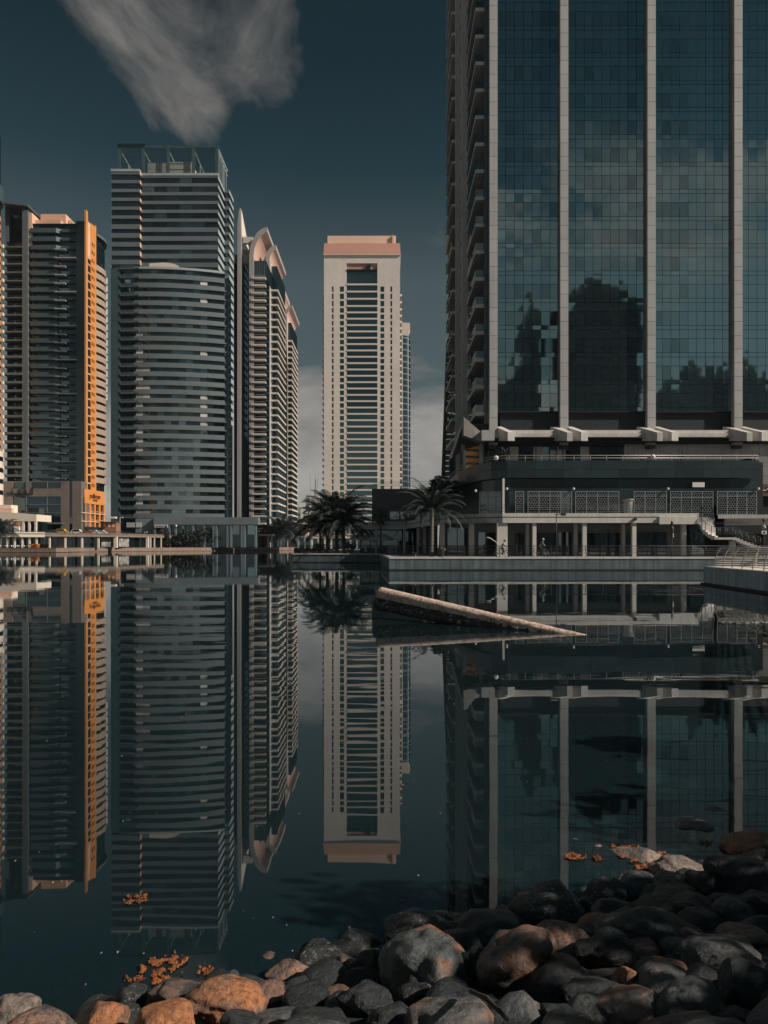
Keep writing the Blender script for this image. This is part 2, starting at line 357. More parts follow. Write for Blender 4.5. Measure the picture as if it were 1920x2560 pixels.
# ------------------------------------------------------------------ RIGHT TOWER
YF = 102.0; YG = 102.9; FL = 3.79
T = thing('glass_tower', 'tall tower of dark mirror glass with pale concrete fins above the dark podium', 'tower', (35, 125, 12))
ZT = 128.0
MB().box(16.2, 82, YG + 0.35, 147, 16.3, ZT).build('core', M['mull'], T)
MB().box(13.2, 82.4, YF + 1.1, 147.3, ZT, ZT + 2).build('parapet', M['conc'], T)
cols = [(1224, 1244), (1401, 1421), (1619, 1639.5), (1836, 1856.5), (2054, 2074)]
pn = MB().box(-0.5, 0.5, -0.5, 0.5, -0.5, 0.5).mesh('fin_panel', M['fin'])
for a, b in cols:
    x0, x1 = px(a, YF), px(b, YF)
    fin = MB().box(x0 + .05, x1 - .05, YF + 0.06, YG + 0.4, 15.9, ZT).build('concrete_fin', M['joint'], T)
    z = 16.3; h = FL / 2
    while z < (84 if a < 1900 else 20):
        inst('fin_panel', pn, fin, ((x0+x1)/2, YF + 0.45, z + h/2), scale=(x1-x0, 0.9, h - 0.045)); z += h
    MB().box(x0, x1, YF, YF + 0.9, z, ZT).build('fin_top', M['fin'], fin)
# curtain-wall panes: three rows for each floor; every pane sits a hair out of true
rng = random.Random(3)
Z0 = 21.1; rows = [(0.0, 0.60), (0.60, 2.55), (2.55, FL)]
bays = [(cols[i][1], cols[i+1][0], n) for i, n in enumerate((7, 9, 9, 9))]
pane_me = {}
stuff = MB(); cand = []
for bi, (ua, ub, n) in enumerate(bays):
    xa, xb = px(ua, YF) + 0.02, px(ub, YF) - 0.02; wv = (xb - xa) / n
    for k in range(n):
        for fl in range(28):
            for ri, (ra, rb) in enumerate(rows):
                x0 = xa + k*wv + 0.028; x1 = xa + (k+1)*wv - 0.028; z0 = Z0 + fl*FL + ra + 0.028; z1 = Z0 + fl*FL + rb - 0.028
                ax = R(rng.gauss(0, 0.19)); az = R(rng.gauss(0, 0.22))
                vis = ((x0+x1)/2 / YG * F + CX) < 1920 and z0 < 78
                cand.append((ri == 1 and vis, x0, x1, z0, z1, ax, az))
npane = 0
for big, x0, x1, z0, z1, ax, az in cand:
    if big and npane < 300:
        w, h = x1-x0, z1-z0; key = (round(w, 3), round(h, 3))
        if key not in pane_me: pane_me[key] = MB().box(-w/2, w/2, -0.02, 0.02, -h/2, h/2).mesh('pane', M['curtain'])
        inst('pane', pane_me[key], T, ((x0+x1)/2, YG, (z0+z1)/2), (ax, 0, az)); npane += 1
    else:
        cx0, cz0 = (x0+x1)/2, (z0+z1)/2
        stuff.add([(x, YG - 0.02 + (x-cx0)*math.tan(az) + (z-cz0)*math.tan(ax), z) for x, z in ((x0, z0), (x1, z0), (x1, z1), (x0, z1))], [(0, 1, 2, 3)])
stuff.build('pane_field', M['curtain'], T, kind='stuff')
# louvres under the glass, ring beam, brackets
for (ua, ub, n) in bays:
    xa, xb = px(ua, YF), px(ub, YF)
    for k in range(8):
        z = 18.55 + k*0.31; bx('louvre', T, M['louvre'], xa + 0.9, xb - 0.05, YG + 0.75, YG + 0.95, z, z + 0.2)
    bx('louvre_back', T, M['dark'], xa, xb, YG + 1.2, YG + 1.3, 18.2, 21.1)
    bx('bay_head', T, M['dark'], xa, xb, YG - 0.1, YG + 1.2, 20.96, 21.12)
    bx('ring_beam', T, M['conc'], xa + 0.03, xb - 0.03, YF - 0.5, YF + 1.6, 17.82, 18.3)
    bx('ring_beam', T, M['conc'], xa + 0.03, xb - 0.03, YF - 1.0, YF + 1.7, 17.30, 17.78)
for i, (a, b) in enumerate(cols):
    x0, x1 = px(a, YF), px(b, YF); xm = (x0+x1)/2
    for s in ((-1, 1) if i else (1,)):
        e = x1 if s > 0 else x0
        # splayed beam sloping down and out toward the lake from the foot of the fin
        if s > 0: pl_ = [(e - 0.15, YF + 0.9), (e + 0.7, YF + 0.9), (e + 1.75, YF - 3.4), (e + 0.8, YF - 3.6)]
        else: pl_ = [(e - 1.2, YF + 0.9), (e + 0.1, YF + 0.9), (e + 0.85, YF - 3.3), (e + 0.1, YF - 3.3)]
        zs = [(17.0, 19.0), (17.0, 19.0), (16.4, 17.55), (16.4, 17.55)]
        MB().add([(x, y, z_[0]) for (x, y), z_ in zip(pl_, zs)] + [(x, y, z_[1]) for (x, y), z_ in zip(pl_, zs)], [(0, 1, 2, 3), (7, 6, 5, 4), (0, 4, 5, 1), (1, 5, 6, 2), (2, 6, 7, 3), (3, 7, 4, 0)]).build('bracket', M['conc'], T)
# corner: angular cantilever and fascia along the flank
MB().slab([(10.9, 17.5), (13.1, 16.7), (14.55, 16.7), (14.55, 18.0), (13.2, 18.0), (10.9, 20.0)], 101.0, 103.0).build('corner_wedge', M['conc2'], T)
MB().slab([(13.15, 16.6), (14.9, 16.6), (14.9, 18.0), (13.15, 18.0)], 99.6, 100.98).build('corner_block', M['slabedge'], T)
MB().add([(11.9, 113, 19.2), (13.1, 148, 18.6), (13.6, 148, 18.6), (12.4, 113, 19.2), (11.9, 113, 21.4), (13.1, 148, 20.3), (13.6, 148, 20.3), (12.4, 113, 21.4)],
    [(0,3,2,1),(4,5,6,7),(0,1,5,4),(1,2,6,5),(2,3,7,6),(3,0,4,7)]).build('flank_fascia', M['flank'], T)
MB().add([(11.0, 103, 19.0), (14.6, 103, 17.2), (17, 147, 17.2), (13.2, 147, 18.8), (11.0, 103, 19.4), (14.6, 103, 19.4), (17, 147, 19.2), (13.2, 147, 19.2)],
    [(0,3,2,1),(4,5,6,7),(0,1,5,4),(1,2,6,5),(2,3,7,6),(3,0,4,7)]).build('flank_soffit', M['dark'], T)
# flank (left side): balconies, two fins, far balconies
bx('flank_wall', T, M['sidewall'], 14.9, 16.2, 104.2, 115, 19.4, ZT)
bx('flank_glass', T, M['curtain'], 13.75, 14.5, 115, 146.5, 19.4, ZT)
bx('corner_strip', T, M['teal'], 14.1, 14.52, 103.0, 104.2, 19.4, ZT)
bx('flank_pier', T, M['sidewall'], 13.5, 15.0, 115, 119, 19.4, ZT)
for yv in (119.8, 129.6):
    bx('flank_fin', T, M['flank'], 12.55, 13.75, yv, yv + 0.75, 19.0, ZT)
for i in range(29):
    z = Z0 - 0.35 + i * FL
    if z > ZT - 2: break
    fb = MB().box(12.85, 14.9, 104.0, 115.0, z, z + 0.5).build('balcony', M['flank'], T)
    if z < 84:
        MB().box(12.88, 12.94, 104.05, 114.9, z + 0.5, z + 1.55).build('parapet_glass', M['shop'], fb)
        MB().box(12.95, 14.0, 104.04, 104.09, z + 0.5, z + 1.5).build('parapet_glass', M['shop'], fb)
        MB().box(12.86, 12.98, 104.02, 114.9, z + 1.56, z + 1.63).build('handrail', M['rail'], fb)
    fb2 = MB().box(11.95, 13.8, 131.0, 143.0, z, z + 0.5).build('balcony', M['flank'], T)
    if z < 84: MB().box(11.98, 12.04, 131, 142.8, z + 0.5, z + 1.6).build('parapet_glass', M['shop'], fb2)
    MB().box(13.3, 13.76, 120.6, 129.6, z, z + 0.35).build('floor_edge', M['slabedge'], T)
# recessed storey between podium roof and tower
bx('recess_glass', T, M['shop'], 14.6, 33.5, 103.6, 103.8, 12.0, 17.2)
for k in range(10):
    xk = 15.5 + 1.9*k; bx('mullion', T, M['joint'], xk, xk + 0.12, 103.45, 103.58, 12.0, 16.6)
for k in range(4):
    xk = 17.6 + k*3.3; bx('blind_panel', T, M['conc'], xk, xk + 1.2, 103.5, 103.56, 12.9, 16.4)
for k in range(17):
    xk = 33.6 + k*1.25; bx('cladding_panel', T, M['conc'], xk, xk + 1.21, 103.2, 103.6, 12.0, 16.6)
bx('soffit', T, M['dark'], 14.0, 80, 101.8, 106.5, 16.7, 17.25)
bx('slim_column', T, M['conc'], 12.4, 12.9, 118, 118.5, 10, 19)
bx('slim_column', T, M['conc'], 13.55, 14.0, 104.6, 105.0, 12, 17)
MB().strip([(11.0, 125), (12.4, 112), (14.4, 106.4)], 0.2, 11.5, 17.0).build('corner_glazing', M['shop'], T)

# ------------------------------------------------------------------ PODIUM
P = thing('podium_building', 'low podium clad in dark veined stone with lattice screens and a pale arcade', 'building', (28, 84, 1.3))
YP = 84.0
front_l = [(9.6, 125), (9.75, 97), (10.3, 92), (11.2, 88), (12.4, 85.3), (14.0, YP), (42.6, YP)]
MB().strip([(x + 0.9, y + 0.9) for x, y in front_l], 6.0, 1.3, 12.0).build('wall', M['dark'], P)
def tiles(line, z0, z1, rows, step, back):
    """dark stone slabs hung in rows along the wall line"""
    hh = (z1 - z0) / rows
    for a, b in zip(line, line[1:]):
        a = Vector(a); b = Vector(b); L = (b-a).length
        if L > 30: n = 18
        else: n = max(1, round(L / step))
        if a.y > 96 and L > 20: n = 1
        d = (b - a) / n; u = d.normalized(); nn = Vector((-u.y, u.x))
        for i in range(n):
            for r_ in range(rows):
                p0 = a + d*i + u*0.012 + nn*back; p1 = a + d*(i+1) - u*0.012 + nn*back
                q0 = p1 + nn*0.3; q1 = p0 + nn*0.3
                MB().prism([(p0.x, p0.y), (p1.x, p1.y), (q0.x, q0.y), (q1.x, q1.y)], z0 + r_*hh + 0.012, z0 + (r_+1)*hh - 0.012).build('stone_tile', M['stone'], P)
tiles(front_l, 10.15, 12.15, 2, 3.2, 0.0)
tiles(front_l, 5.95, 10.12, 3, 3.2, 0.55)
# roof rail with discs
rr = MB()
rl = [(x, y + 0.15) for x, y in front_l]
for zz in (12.42, 12.72): rr.tube([(x, y, zz) for x, y in rl], 0.035, 6)
rr.build('roof_rail', M['steel'], P)
for i in range(16):
    x = 14.2 + i*1.85; bx('rail_post', P, M['steel'], x, x + 0.06, YP + 0.12, YP + 0.18, 12.12, 12.75)
# grey panelled return at the far right with a timber sign board
for i in range(3):
    for j in range(3):
        bx('cladding_panel', P, M['greypanel'], 43.2 + i*1.55, 44.7 + i*1.55, 86.0, 86.3, 9.4 + j*1.15, 10.52 + j*1.15)
bx('return_wall', P, M['dark'], 42.7, 60, 86.35, 92, 1.3, 12.7)
# terrace slab, fascia, arcade columns
ter_l = [(3.2, 105.0), (5.2, 90.5), (px(1112, 82.5), 82.3), (px(1256, 78), 78.0), (px(1748, 78), 78.0)]
MB().strip(ter_l, 8.0, 5.50, 5.88).build('terrace_slab', M['conc'], P)
MB().strip([(x + 0.03, y + 0.03) for x, y in ter_l], 0.5, 4.86, 5.40).build('fascia', M['conc'], P)
MB().strip([(x + 0.1, y + 0.1) for x, y in ter_l], 0.2, 5.402, 5.497).build('gutter', M['joint'], P)
MB().prism([(px(1795, 79), 79.0), (52, 77.0), (52, 84), (px(1800, 84), 84)], 5.35, 5.75).build('terrace_slab', M['conc'], P)
MB().strip([(px(1812, 79.3), 79.2), (52, 77.3)], 0.5, 4.65, 5.348).build('fascia', M['conc'], P)
bx('ceiling', P, M['sidewall'], 6.5, 41, 78.9, 84.5, 4.84, 4.86)
for (ua, ub, Y) in [(1100, 1112, 82.4), (1173, 1185.5, 80.3), (1243, 1269, 78.2), (1332, 1341, 78.2), (1457, 1467, 78.2), (1581, 1591, 78.2), (1706, 1716, 78.2)]:
    w = px(ub, Y) - px(ua, Y)
    bx('column', P, M['conc'], px(ua, Y), px(ub, Y), Y, Y + max(0.5, w*0.8), 1.3, 4.86)
bx('fascia_drop', P, M['conc'], px(1648, 77.9), px(1748, 77.9), 77.8, 78.1, 4.72, 5.49)
# arcade back wall with shopfronts
bx('back_wall', P, M['greypanel'], 8.0, 33.5, 83.0, 83.2, 1.3, 4.86)
for (ua, ub, v0) in [(1118, 1168, 1320), (1195, 1240, 1331), (1290, 1309, 1333), (1330, 1429, 1331), (1446, 1551, 1332), (1566, 1580, 1332), (1594, 1666, 1330), (1725, 1760, 1310)]:
    Y = 82.9; z1 = pz(v0, Y)
    wdw = MB().box(px(ua, Y), px(ub, Y), Y - 0.02, Y + 0.05, 1.34, z1).build('shop_window', M['shop'], P)
    n = max(1, round((ub - ua) / 26))
    for k in range(n + 1):
        x = px(ua + (ub - ua)*k/n, Y); MB().box(x - 0.04, x + 0.04, Y - 0.07, Y - 0.021, 1.34, z1).build('mullion', M['rail'], wdw)
    MB().box(px(ua, Y) - 0.06, px(ub, Y) + 0.06, Y - 0.09, Y - 0.022, z1, z1 + 0.14).build('head', M['greypanel'], wdw)
for ua, ub in [(1315, 1323), (1435, 1444), (1555, 1563)]:
    bx('pier', P, M['conc'], px(ua, 81.6), px(ub, 81.6), 81.6, 82.2, 1.3, 4.86)
# lattice screens
def lattice(name, ua, ub, n, Y, z0, z1, ang=0.0, lab=''):
    x0, x1 = px(ua, Y), px(ub, Y); r = bpy.data.objects.new('lattice_screen', None); C.objects.link(r); r.parent = P
    r.location = Vector((x0, Y, z0)) - ORG[P.name]; r.rotation_euler.z = ang; ORG[r.name] = Vector((0, 0, 0))
    w = (x1 - x0) / math.cos(ang); h = z1 - z0; f = MB()
    for k in range(n + 1): f.box(w*k/n - 0.04, w*k/n + 0.04, -0.05, 0.03, 0, h)
    for zz in (0.0, h*0.78, h - 0.08): f.box(0.041, w - 0.041, -0.045, 0.025, zz, zz + 0.08)
    f.build('frame', M['screen'], r)
    g_ = MB(); s = 0.165; dx = s*math.sqrt(3); dz = 1.5*s; nxx = int(w/dx) + 1; nzz = int(h/dz) + 1; seen = set()
    for j in range(nzz + 1):
        for i in range(nxx + 1):
            cxx = i*dx + (dx/2 if j % 2 else 0); czz = j*dz
            pts = [(cxx + s*math.sin(math.pi/3*k), czz + s*math.cos(math.pi/3*k)) for k in range(6)]
            for k in range(6):
                p, q_ = pts[k], pts[(k+1) % 6]; key = (round((p[0]+q_[0])*50), round((p[1]+q_[1])*50))
                if key in seen or min(p[0], q_[0]) < 0.02 or max(p[0], q_[0]) > w - 0.02 or min(p[1], q_[1]) < 0.02 or max(p[1], q_[1]) > h - 0.02: continue
                seen.add(key); g_.bar((p[0], 0, p[1]), (q_[0], 0, q_[1]), 0.035, 0.045)
    g_.build('lattice', M['screen'], r, kind='stuff')
    bk = MB().box(0, w, 0.22, 0.26, 0, h).build('glass_back', M['shop'], r)
for ua, ub, n in [(1289, 1309, 1), (1320, 1429, 4), (1439, 1547, 4), (1585, 1666, 3), (1676, 1782, 4), (1793, 1891, 4)]:
    lattice('', ua, ub, n, 83.6, 5.9 if ub != 1782 else 5.2, pz(1228, 83.6))
lattice('', 1199, 1256, 3, 85.6, 5.9, 8.7, -0.28)
# terrace railing
rl_ = [(x + 0.1, y + 0.12) for x, y in ter_l]
for zz in (6.05, 6.22, 6.39, 6.56, 6.75): MB().tube([(x, y, zz) for x, y in rl_], 0.02, 5).build('rail', M['rail'], P)
for i in range(14):
    x = px(1256, 78) + 0.3 + i*1.6; bx('rail_post', P, M['rail'], x, x + 0.05, 78.1, 78.16, 5.89, 6.76)
# cream pole, tub, sign plate, camera
bx('flagpole', P, M['white'], px(1256.5, 79), px(1261.5, 79), 79.0, 79.2, 5.88, pz(1196, 79))
tub = MB().lathe([(0.42, 0), (0.5, 1.4), (0.5, 1.55), (0.62, 1.6), (0.62, 1.75)], (px(1570, 82.4), 82.4, 5.88), 20).build('planter_tub', M['greypanel']); tag(tub, 'round grey planter tub between two lattice screens on the terrace', 'planter')
bx('name_plate', P, M['white'], px(1730, 83.9), px(1760, 83.9), 83.72, 83.84, pz(1218, 83.9), pz(1206, 83.9))
bx('wall_camera', P, M['rail'], px(1584, 78), px(1590, 78), 77.7, 78.1, pz(1301, 78), pz(1295, 78))
# timber sign board with white flowing script
sb = thing('timber_sign', 'brown slatted sign board with white flowing script', 'sign', (44.6, 85.7, 8.2))
for k in range(7): bx('slat', sb, M['wood'], px(1901, 85.8), px(1901, 85.8) + 4, 85.78, 85.9, 8.2 + k*0.2, 8.38 + k*0.2)
sx = px(1904, 85.7); s_ = MB()
s_.tube([(sx, 85.7, 9.0), (sx + 0.2, 85.7, 8.85), (sx + 0.5, 85.7, 8.85), (sx + 0.7, 85.7, 9.05), (sx + 0.9, 85.7, 8.9), (sx + 1.5, 85.7, 8.9), (sx + 1.7, 85.7, 9.1), (sx + 1.9, 85.7, 8.9), (sx + 3.0, 85.7, 8.9)], 0.045, 6)
s_.tube([(sx + 0.8, 85.7, 8.7), (sx + 0.8, 85.7, 9.35)], 0.045, 6); s_.tube([(sx + 2.3, 85.7, 8.9), (sx + 2.3, 85.7, 9.4)], 0.045, 6)
s_.build('script', M['white'], sb)
# small round lamps and loudspeaker discs
for (u, v, Y, lab) in [(1189, 1227, 84.2, 'small opal globe lamp beside the palm crown'), (1267, 1222, 83.2, 'small opal globe lamp right of the cream pole'), (1434, 1222, 83.3, 'small opal globe lamp between the two widest lattice screens'), (1670, 1222, 83.3, 'small opal globe lamp above the lattice gap left of the blank plate'), (1896, 1222, 83.3, 'small opal globe lamp next to the brown slatted sign')]:
    o = thing('globe_lamp', lab, 'lamp', (px(u, Y), Y, pz(v, Y)), 'globe lamps on the podium')
    MB().lathe([(0.02, -0.16), (0.12, -0.12), (0.17, 0), (0.12, 0.12), (0.02, 0.16)], (px(u, Y), Y, pz(v, Y)), 12).build('globe', M['globe'], o)
    MB().tube([(px(u, Y), Y + 0.1, pz(v, Y)), (px(u, Y), Y + 1.4, pz(v, Y))], 0.03, 6).build('arm', M['rail'], o)
for (u, v, Y, lab) in [(1240, 1145, 84.0, 'pale round disc on the podium roof rail below the leftmost fin'), (1632, 1142, 84.0, 'pale round disc on the podium roof rail below the third fin')]:
    o = thing('roof_disc', lab, 'disc', (px(u, Y), Y, pz(v, Y)), 'discs on the podium roof rail')
    c_ = (px(u, Y), Y, pz(v, Y)); m_ = MB()
    ring = MB(); ring.lathe([(0.10, 0.02), (0.26, 0.0), (0.28, 0.06), (0.24, 0.14), (0.1, 0.16)], (0, 0, 0), 18)
    ring.v = [(c_[0] + x, c_[1] - z, c_[2] + y) for x, y, z in ring.v]; ring.build('dish', M['white'], o)
    hub = MB().lathe([(0.09, -0.02), (0.09, 0.05)], (0, 0, 0), 12); hub.v = [(c_[0] + x, c_[1] - z - 0.16, c_[2] + y) for x, y, z in hub.v]; hub.build('hub', M['rail'], o)

# ------------------------------------------------------------------ curved stair
S = thing('curved_stair', 'pale concrete stair curving down from the terrace with dark railings', 'stair', (px(1790, 76.5), 76.5, 1.3))
path = [(1745, 1293, 78.6), (1748, 1308, 78.0), (1756, 1324, 77.4), (1770, 1336, 76.9), (1788, 1343.5, 76.5), (1838, 1343.5, 76.4), (1858, 1353, 76.3), (1880, 1361, 76.2), (1902, 1369, 76.1)]
wp = [Vector((px(u, Y), Y, pz(v, Y))) for u, v, Y in path]
steps = 22; acc = [0]
for a, b in zip(wp, wp[1:]): acc.append(acc[-1] + (b - a).length)
def along(s):
    for i in range(len(wp) - 1):
        if s <= acc[i+1] or i == len(wp) - 2:
            return wp[i].lerp(wp[i+1], (s - acc[i]) / (acc[i+1] - acc[i]))
for k in range(steps):
    p0 = along(acc[-1]*k/steps); p1 = along(acc[-1]*(k+1)/steps); d = (p1 - p0); d.z = 0; d.normalize(); nn = Vector((-d.y, d.x, 0)) * 1.5
    zt = max(p0.z, p1.z); zb = min(p0.z, p1.z) - 0.22
    MB().prism([(p0.x, p0.y), (p1.x, p1.y), (p1.x + nn.x, p1.y + nn.y), (p0.x + nn.x, p0.y + nn.y)], zb, zt).build('step', M['conc'], S)
for side, nm in ((0.05, 0), (1.45, 1)):
    pts = []
    for k in range(23):
        p0 = along(acc[-1]*k/22); p1 = along(min(acc[-1], acc[-1]*k/22 + 0.3)) if k < 22 else p0; d = (p1 - p0) if k < 22 else (p0 - along(acc[-1]*0.97)); d.z = 0; d.normalize(); nn = Vector((-d.y, d.x, 0))
        pts.append(p0 + nn*side)
    for hgt in (0.25, 0.42, 0.59, 0.76, 0.93): MB().tube([p + Vector((0, 0, hgt + 0.1)) for p in pts], 0.018 if hgt < 0.9 else 0.03, 5).build('rail', M['rail'], S)
    for k in range(0, 23, 2): MB().tube([pts[k] - Vector((0, 0, 0.05)), pts[k] + Vector((0, 0, 1.05))], 0.03, 5).build('post', M['rail'], S)
bx('support', S, M['conc'], px(1829, 77), px(1841, 77), 77.1, 77.6, 1.3, 2.9)

# ------------------------------------------------------------------ promenade railing on the long quay
RQ = thing('promenade_railing', 'long dark railing in front of the cyclists on the quay', 'railing', (10, 73.75, 1.3))
for k in range(26):
    x = px(990, 73.7) + k*1.72
    MB().bar((x, 73.62, 1.15), (x, 73.72, 1.9), 0.05, 0.07).bar((x, 73.72, 1.9), (x, 73.9, 2.42), 0.05, 0.06).build('post', M['rail'], RQ)
for i, (zz, yy) in enumerate([(1.62, 73.69), (1.80, 73.72), (1.98, 73.76), (2.15, 73.82), (2.42, 73.9)]):
    MB().tube([(px(990, 73.7) - 0.3, yy, zz), (45, yy, zz)], 0.018 if i < 4 else 0.035, 5).build('rail', M['rail'], RQ)
RP = thing('promenade_railing', 'dark railing around the jutting quay in front of the palm cluster', 'railing', (-6, 106, 1.3))
lp = [(-12.9, 125), (-12.9, 107.4), (-0.3, 105.4), (0.85, 76.5)]
for zz, rr_ in ((1.6, .02), (1.8, .02), (2.0, .02), (2.2, .02), (2.45, .04)): MB().tube([(x + (zz-1.3)*0.12, y, zz) for x, y in lp], rr_, 5).build('rail', M['rail'], RP)
for a, b in zip(lp, lp[1:]):
    a = Vector(a); b = Vector(b); n = int((b-a).length / 2.0)
    for k in range(n + 1):
        p = a.lerp(b, k/max(1, n)); MB().bar((p.x, p.y, 1.2), (p.x + 0.14, p.y, 2.46), 0.06, 0.08).build('post', M['rail'], RP)

# ------------------------------------------------------------------ jetty on the right with its curved steel railing
J = thing('concrete_jetty', 'concrete jetty with a sunlit deck at the right edge', 'jetty', (21, 43, -1.6))
jl = [(60, 49), (20.5, 47.4), (19.75, 37.5), (8.9, 14), (3.75, 2), (1.6, -4)]
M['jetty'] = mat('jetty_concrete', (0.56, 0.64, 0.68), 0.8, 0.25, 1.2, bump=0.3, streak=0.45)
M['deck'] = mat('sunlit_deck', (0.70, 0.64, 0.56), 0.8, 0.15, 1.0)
outl = jl + [(9, -4), (14, 2), (40, 30), (60, 36)]
MB().prism(outl[::-1], -1.6, 1.06).build('wall', M['jetty'], J)
MB().strip([(x - 0.015, y) for x, y in jl[1:]][::-1], 0.2, -0.6, 0.12).build('algae_band', M['algae'], J)
MB().prism([(x, y) for x, y in outl][::-1], 1.064, 1.15).build('deck', M['deck'], J)
JR = thing('jetty_railing', 'pale steel railing of curved posts on the jetty', 'railing', (21, 43, 1.15))
prof = [(0.0, 0.0), (0.03, 0.3), (0.10, 0.62), (0.22, 0.92), (0.42, 1.2)]
rl3 = [(60, 48.6), (20.95, 47.0), (20.2, 37.5), (9.25, 14), (4.1, 2), (1.95, -4)]
def inward(i):
    a = Vector(rl3[max(0, i-1)]); b = Vector(rl3[min(len(rl3)-1, i+1)]); d = (b - a).normalized(); return Vector((-d.y, d.x))
for j in range(9):
    tt = 0.10 + 0.9*j/8; k = min(3, int(tt*4)); f_ = tt*4 - k; dx = prof[k][0]*(1-f_) + prof[k+1][0]*f_; dz = prof[k][1]*(1-f_) + prof[k+1][1]*f_
    MB().tube([(p[0] + inward(i).x*dx, p[1] + inward(i).y*dx, 1.15 + dz) for i, p in enumerate(rl3)], 0.022 if j < 8 else 0.038, 6).build('rail', M['steel'], JR)
for i, (a, b) in enumerate(zip(rl3, rl3[1:])):
    a = Vector(a); b = Vector(b); d = (b - a).normalized(); nn = Vector((-d.y, d.x)); n = int((b-a).length / 1.45)
    for k in range(n):
        p = a + d*(1.45*k + 0.1)
        if p.x > 30: continue
        m_ = MB()
        for (o0, h0), (o1, h1) in zip(prof, prof[1:]):
            m_.bar((p.x + nn.x*o0, p.y + nn.y*o0, 1.15 + h0), (p.x + nn.x*o1, p.y + nn.y*o1, 1.15 + h1 + 0.01), 0.11, 0.03, 0, (-nn.x, -nn.y, 0.3))
        m_.build('post', M['steel'], JR)
# ------------------------------------------------------------------ materials of the far towers
M['t4wall'] = mat('beige_tile', (0.70, 0.64, 0.59), 0.6, 0.08, 0.05, seam=(1.3, 1.3), seamdark=0.86)
M['t4pink'] = mat('salmon_tile', (0.54, 0.29, 0.23), 0.6, 0.10, 0.08, seam=(1.3, 1.3), seamdark=0.8)
M['t4band'] = mat('pale_band', (0.66, 0.60, 0.54), 0.6, 0.05)
M['t4glass'] = glass('green_glass', (0.10, 0.17, 0.175), (0.008, 0.016, 0.018), rnd=0.3, wave=0.004, wscale=0.25)
M['t2band'] = mat('grey_spandrel', (0.135, 0.168, 0.178), 0.5, 0.10, 0.12, seam=(1.1, 3.9), seamdark=0.82, rnd=0.05)
M['t2glass'] = glass('dark_window', (0.075, 0.10, 0.11), (0.006, 0.012, 0.014), rnd=0.75, wave=0.003, wscale=0.3)
M['t2pane'] = glass('blue_pane', (0.24, 0.31, 0.33), (0.006, 0.012, 0.014), rnd=0.75, wave=0.003, wscale=0.3)
M['blind'] = mat('drawn_blind', (0.46, 0.46, 0.43), 0.8, 0.2, 0.5, rnd=0.5)
M['t2side'] = mat('pale_side', (0.34, 0.39, 0.39), 0.5, 0.1, 0.2)
M['t1teal'] = mat('teal_spandrel', (0.055, 0.095, 0.105), 0.4, 0.2, 0.15, seam=(1.0, 3.9), seamdark=0.8)
M['t1dark'] = glass('black_glass', (0.07, 0.10, 0.11), (0.004, 0.008, 0.010))
M['t1grey'] = mat('grey_tile', (0.12, 0.145, 0.15), 0.6, 0.15, 0.2, seam=(1.2, 1.2))
M['orange'] = mat('ochre_render', (0.62, 0.24, 0.055), 0.7, 0.12, 0.2)
M['peach'] = mat('peach_render', (0.72, 0.44, 0.30), 0.7, 0.10, 0.2)
M['brown'] = mat('brown_stone', (0.17, 0.145, 0.13), 0.55, 0.2, 0.2, seam=(2.4, 2.0))
M['cream'] = mat('cream_render', (0.74, 0.64, 0.54), 0.6, 0.08, 0.2)
M['t3white'] = mat('pale_render', (0.60, 0.54, 0.48), 0.6, 0.06, 0.1, seam=(2.0, 3.6), seamdark=0.9)
M['t3grey'] = mat('grey_render', (0.36, 0.345, 0.33), 0.6, 0.08, 0.1, seam=(2.0, 3.6), seamdark=0.9)
M['rib'] = mat('ribbed_pink_soffit', (0.68, 0.45, 0.36), 0.5, 0.1, 0.2, seam=(1.1, 60), seamdark=0.75)
M['glassrail'] = glass('roof_glass', (0.12, 0.15, 0.16), (0.02, 0.028, 0.03), rnd=0.1)
_t = NT(M['glassrail'].node_tree); _o = [n for n in _t.t.nodes if n.type == 'OUTPUT_MATERIAL'][0]; _a = [n for n in _t.t.nodes if n.type == 'ADD_SHADER'][0]
_m = _t.n('ShaderNodeMixShader', i_0=0.12); _tr = _t.n('ShaderNodeBsdfTransparent'); _tr.inputs[0].default_value = (0.85, 0.9, 0.9, 1); _t.l(_tr.outputs[0], _m.inputs[1]); _t.l(_a.outputs[0], _m.inputs[2]); _t.l(_m.outputs[0], _o.inputs[0])

# ------------------------------------------------------------------ CENTRE TOWER
Y = 430.0; k4 = Y / F
def X4(u): return px(u, Y)
def Z4(v): return pz(v, Y)
T4 = thing('beige_tower', 'beige tower with a salmon crown and a central strip of green glass', 'tower', (X4(905), Y + 15, 1.3))
MB().box(X4(811), X4(999), Y + 1.2, Y + 32, 1.3, Z4(640)).build('core', M['t4wall'], T4)
bx('pier', T4, M['t4wall'], X4(810), X4(829.5), Y, Y + 1.2, 1.3, Z4(637.5))
bx('pier', T4, M['t4wall'], X4(834), X4(849.5), Y, Y + 1.2, 1.3, Z4(637.5))
bx('pier', T4, M['t4wall'], X4(860), X4(866.5), Y, Y + 1.2, 1.3, Z4(637.5))
bx('pier', T4, M['t4wall'], X4(943.5), X4(951), Y, Y + 1.2, 1.3, Z4(637.5))
bx('pier', T4, M['t4wall'], X4(960.5), X4(976), Y, Y + 1.2, 1.3, Z4(637.5))
bx('pier', T4, M['t4wall'], X4(980.5), X4(1000), Y, Y + 1.2, 1.3, Z4(637.5))
bx('lintel', T4, M['t4wall'], X4(866.6), X4(943.4), Y + 0.01, Y + 1.2, Z4(658), Z4(637.5))
bands = [711, 729, 747, 765] + [781 + 15.85*i for i in range(37)]
wcols = [(829.5, 834), (849.5, 860), (951, 960.5), (976, 980.5)]
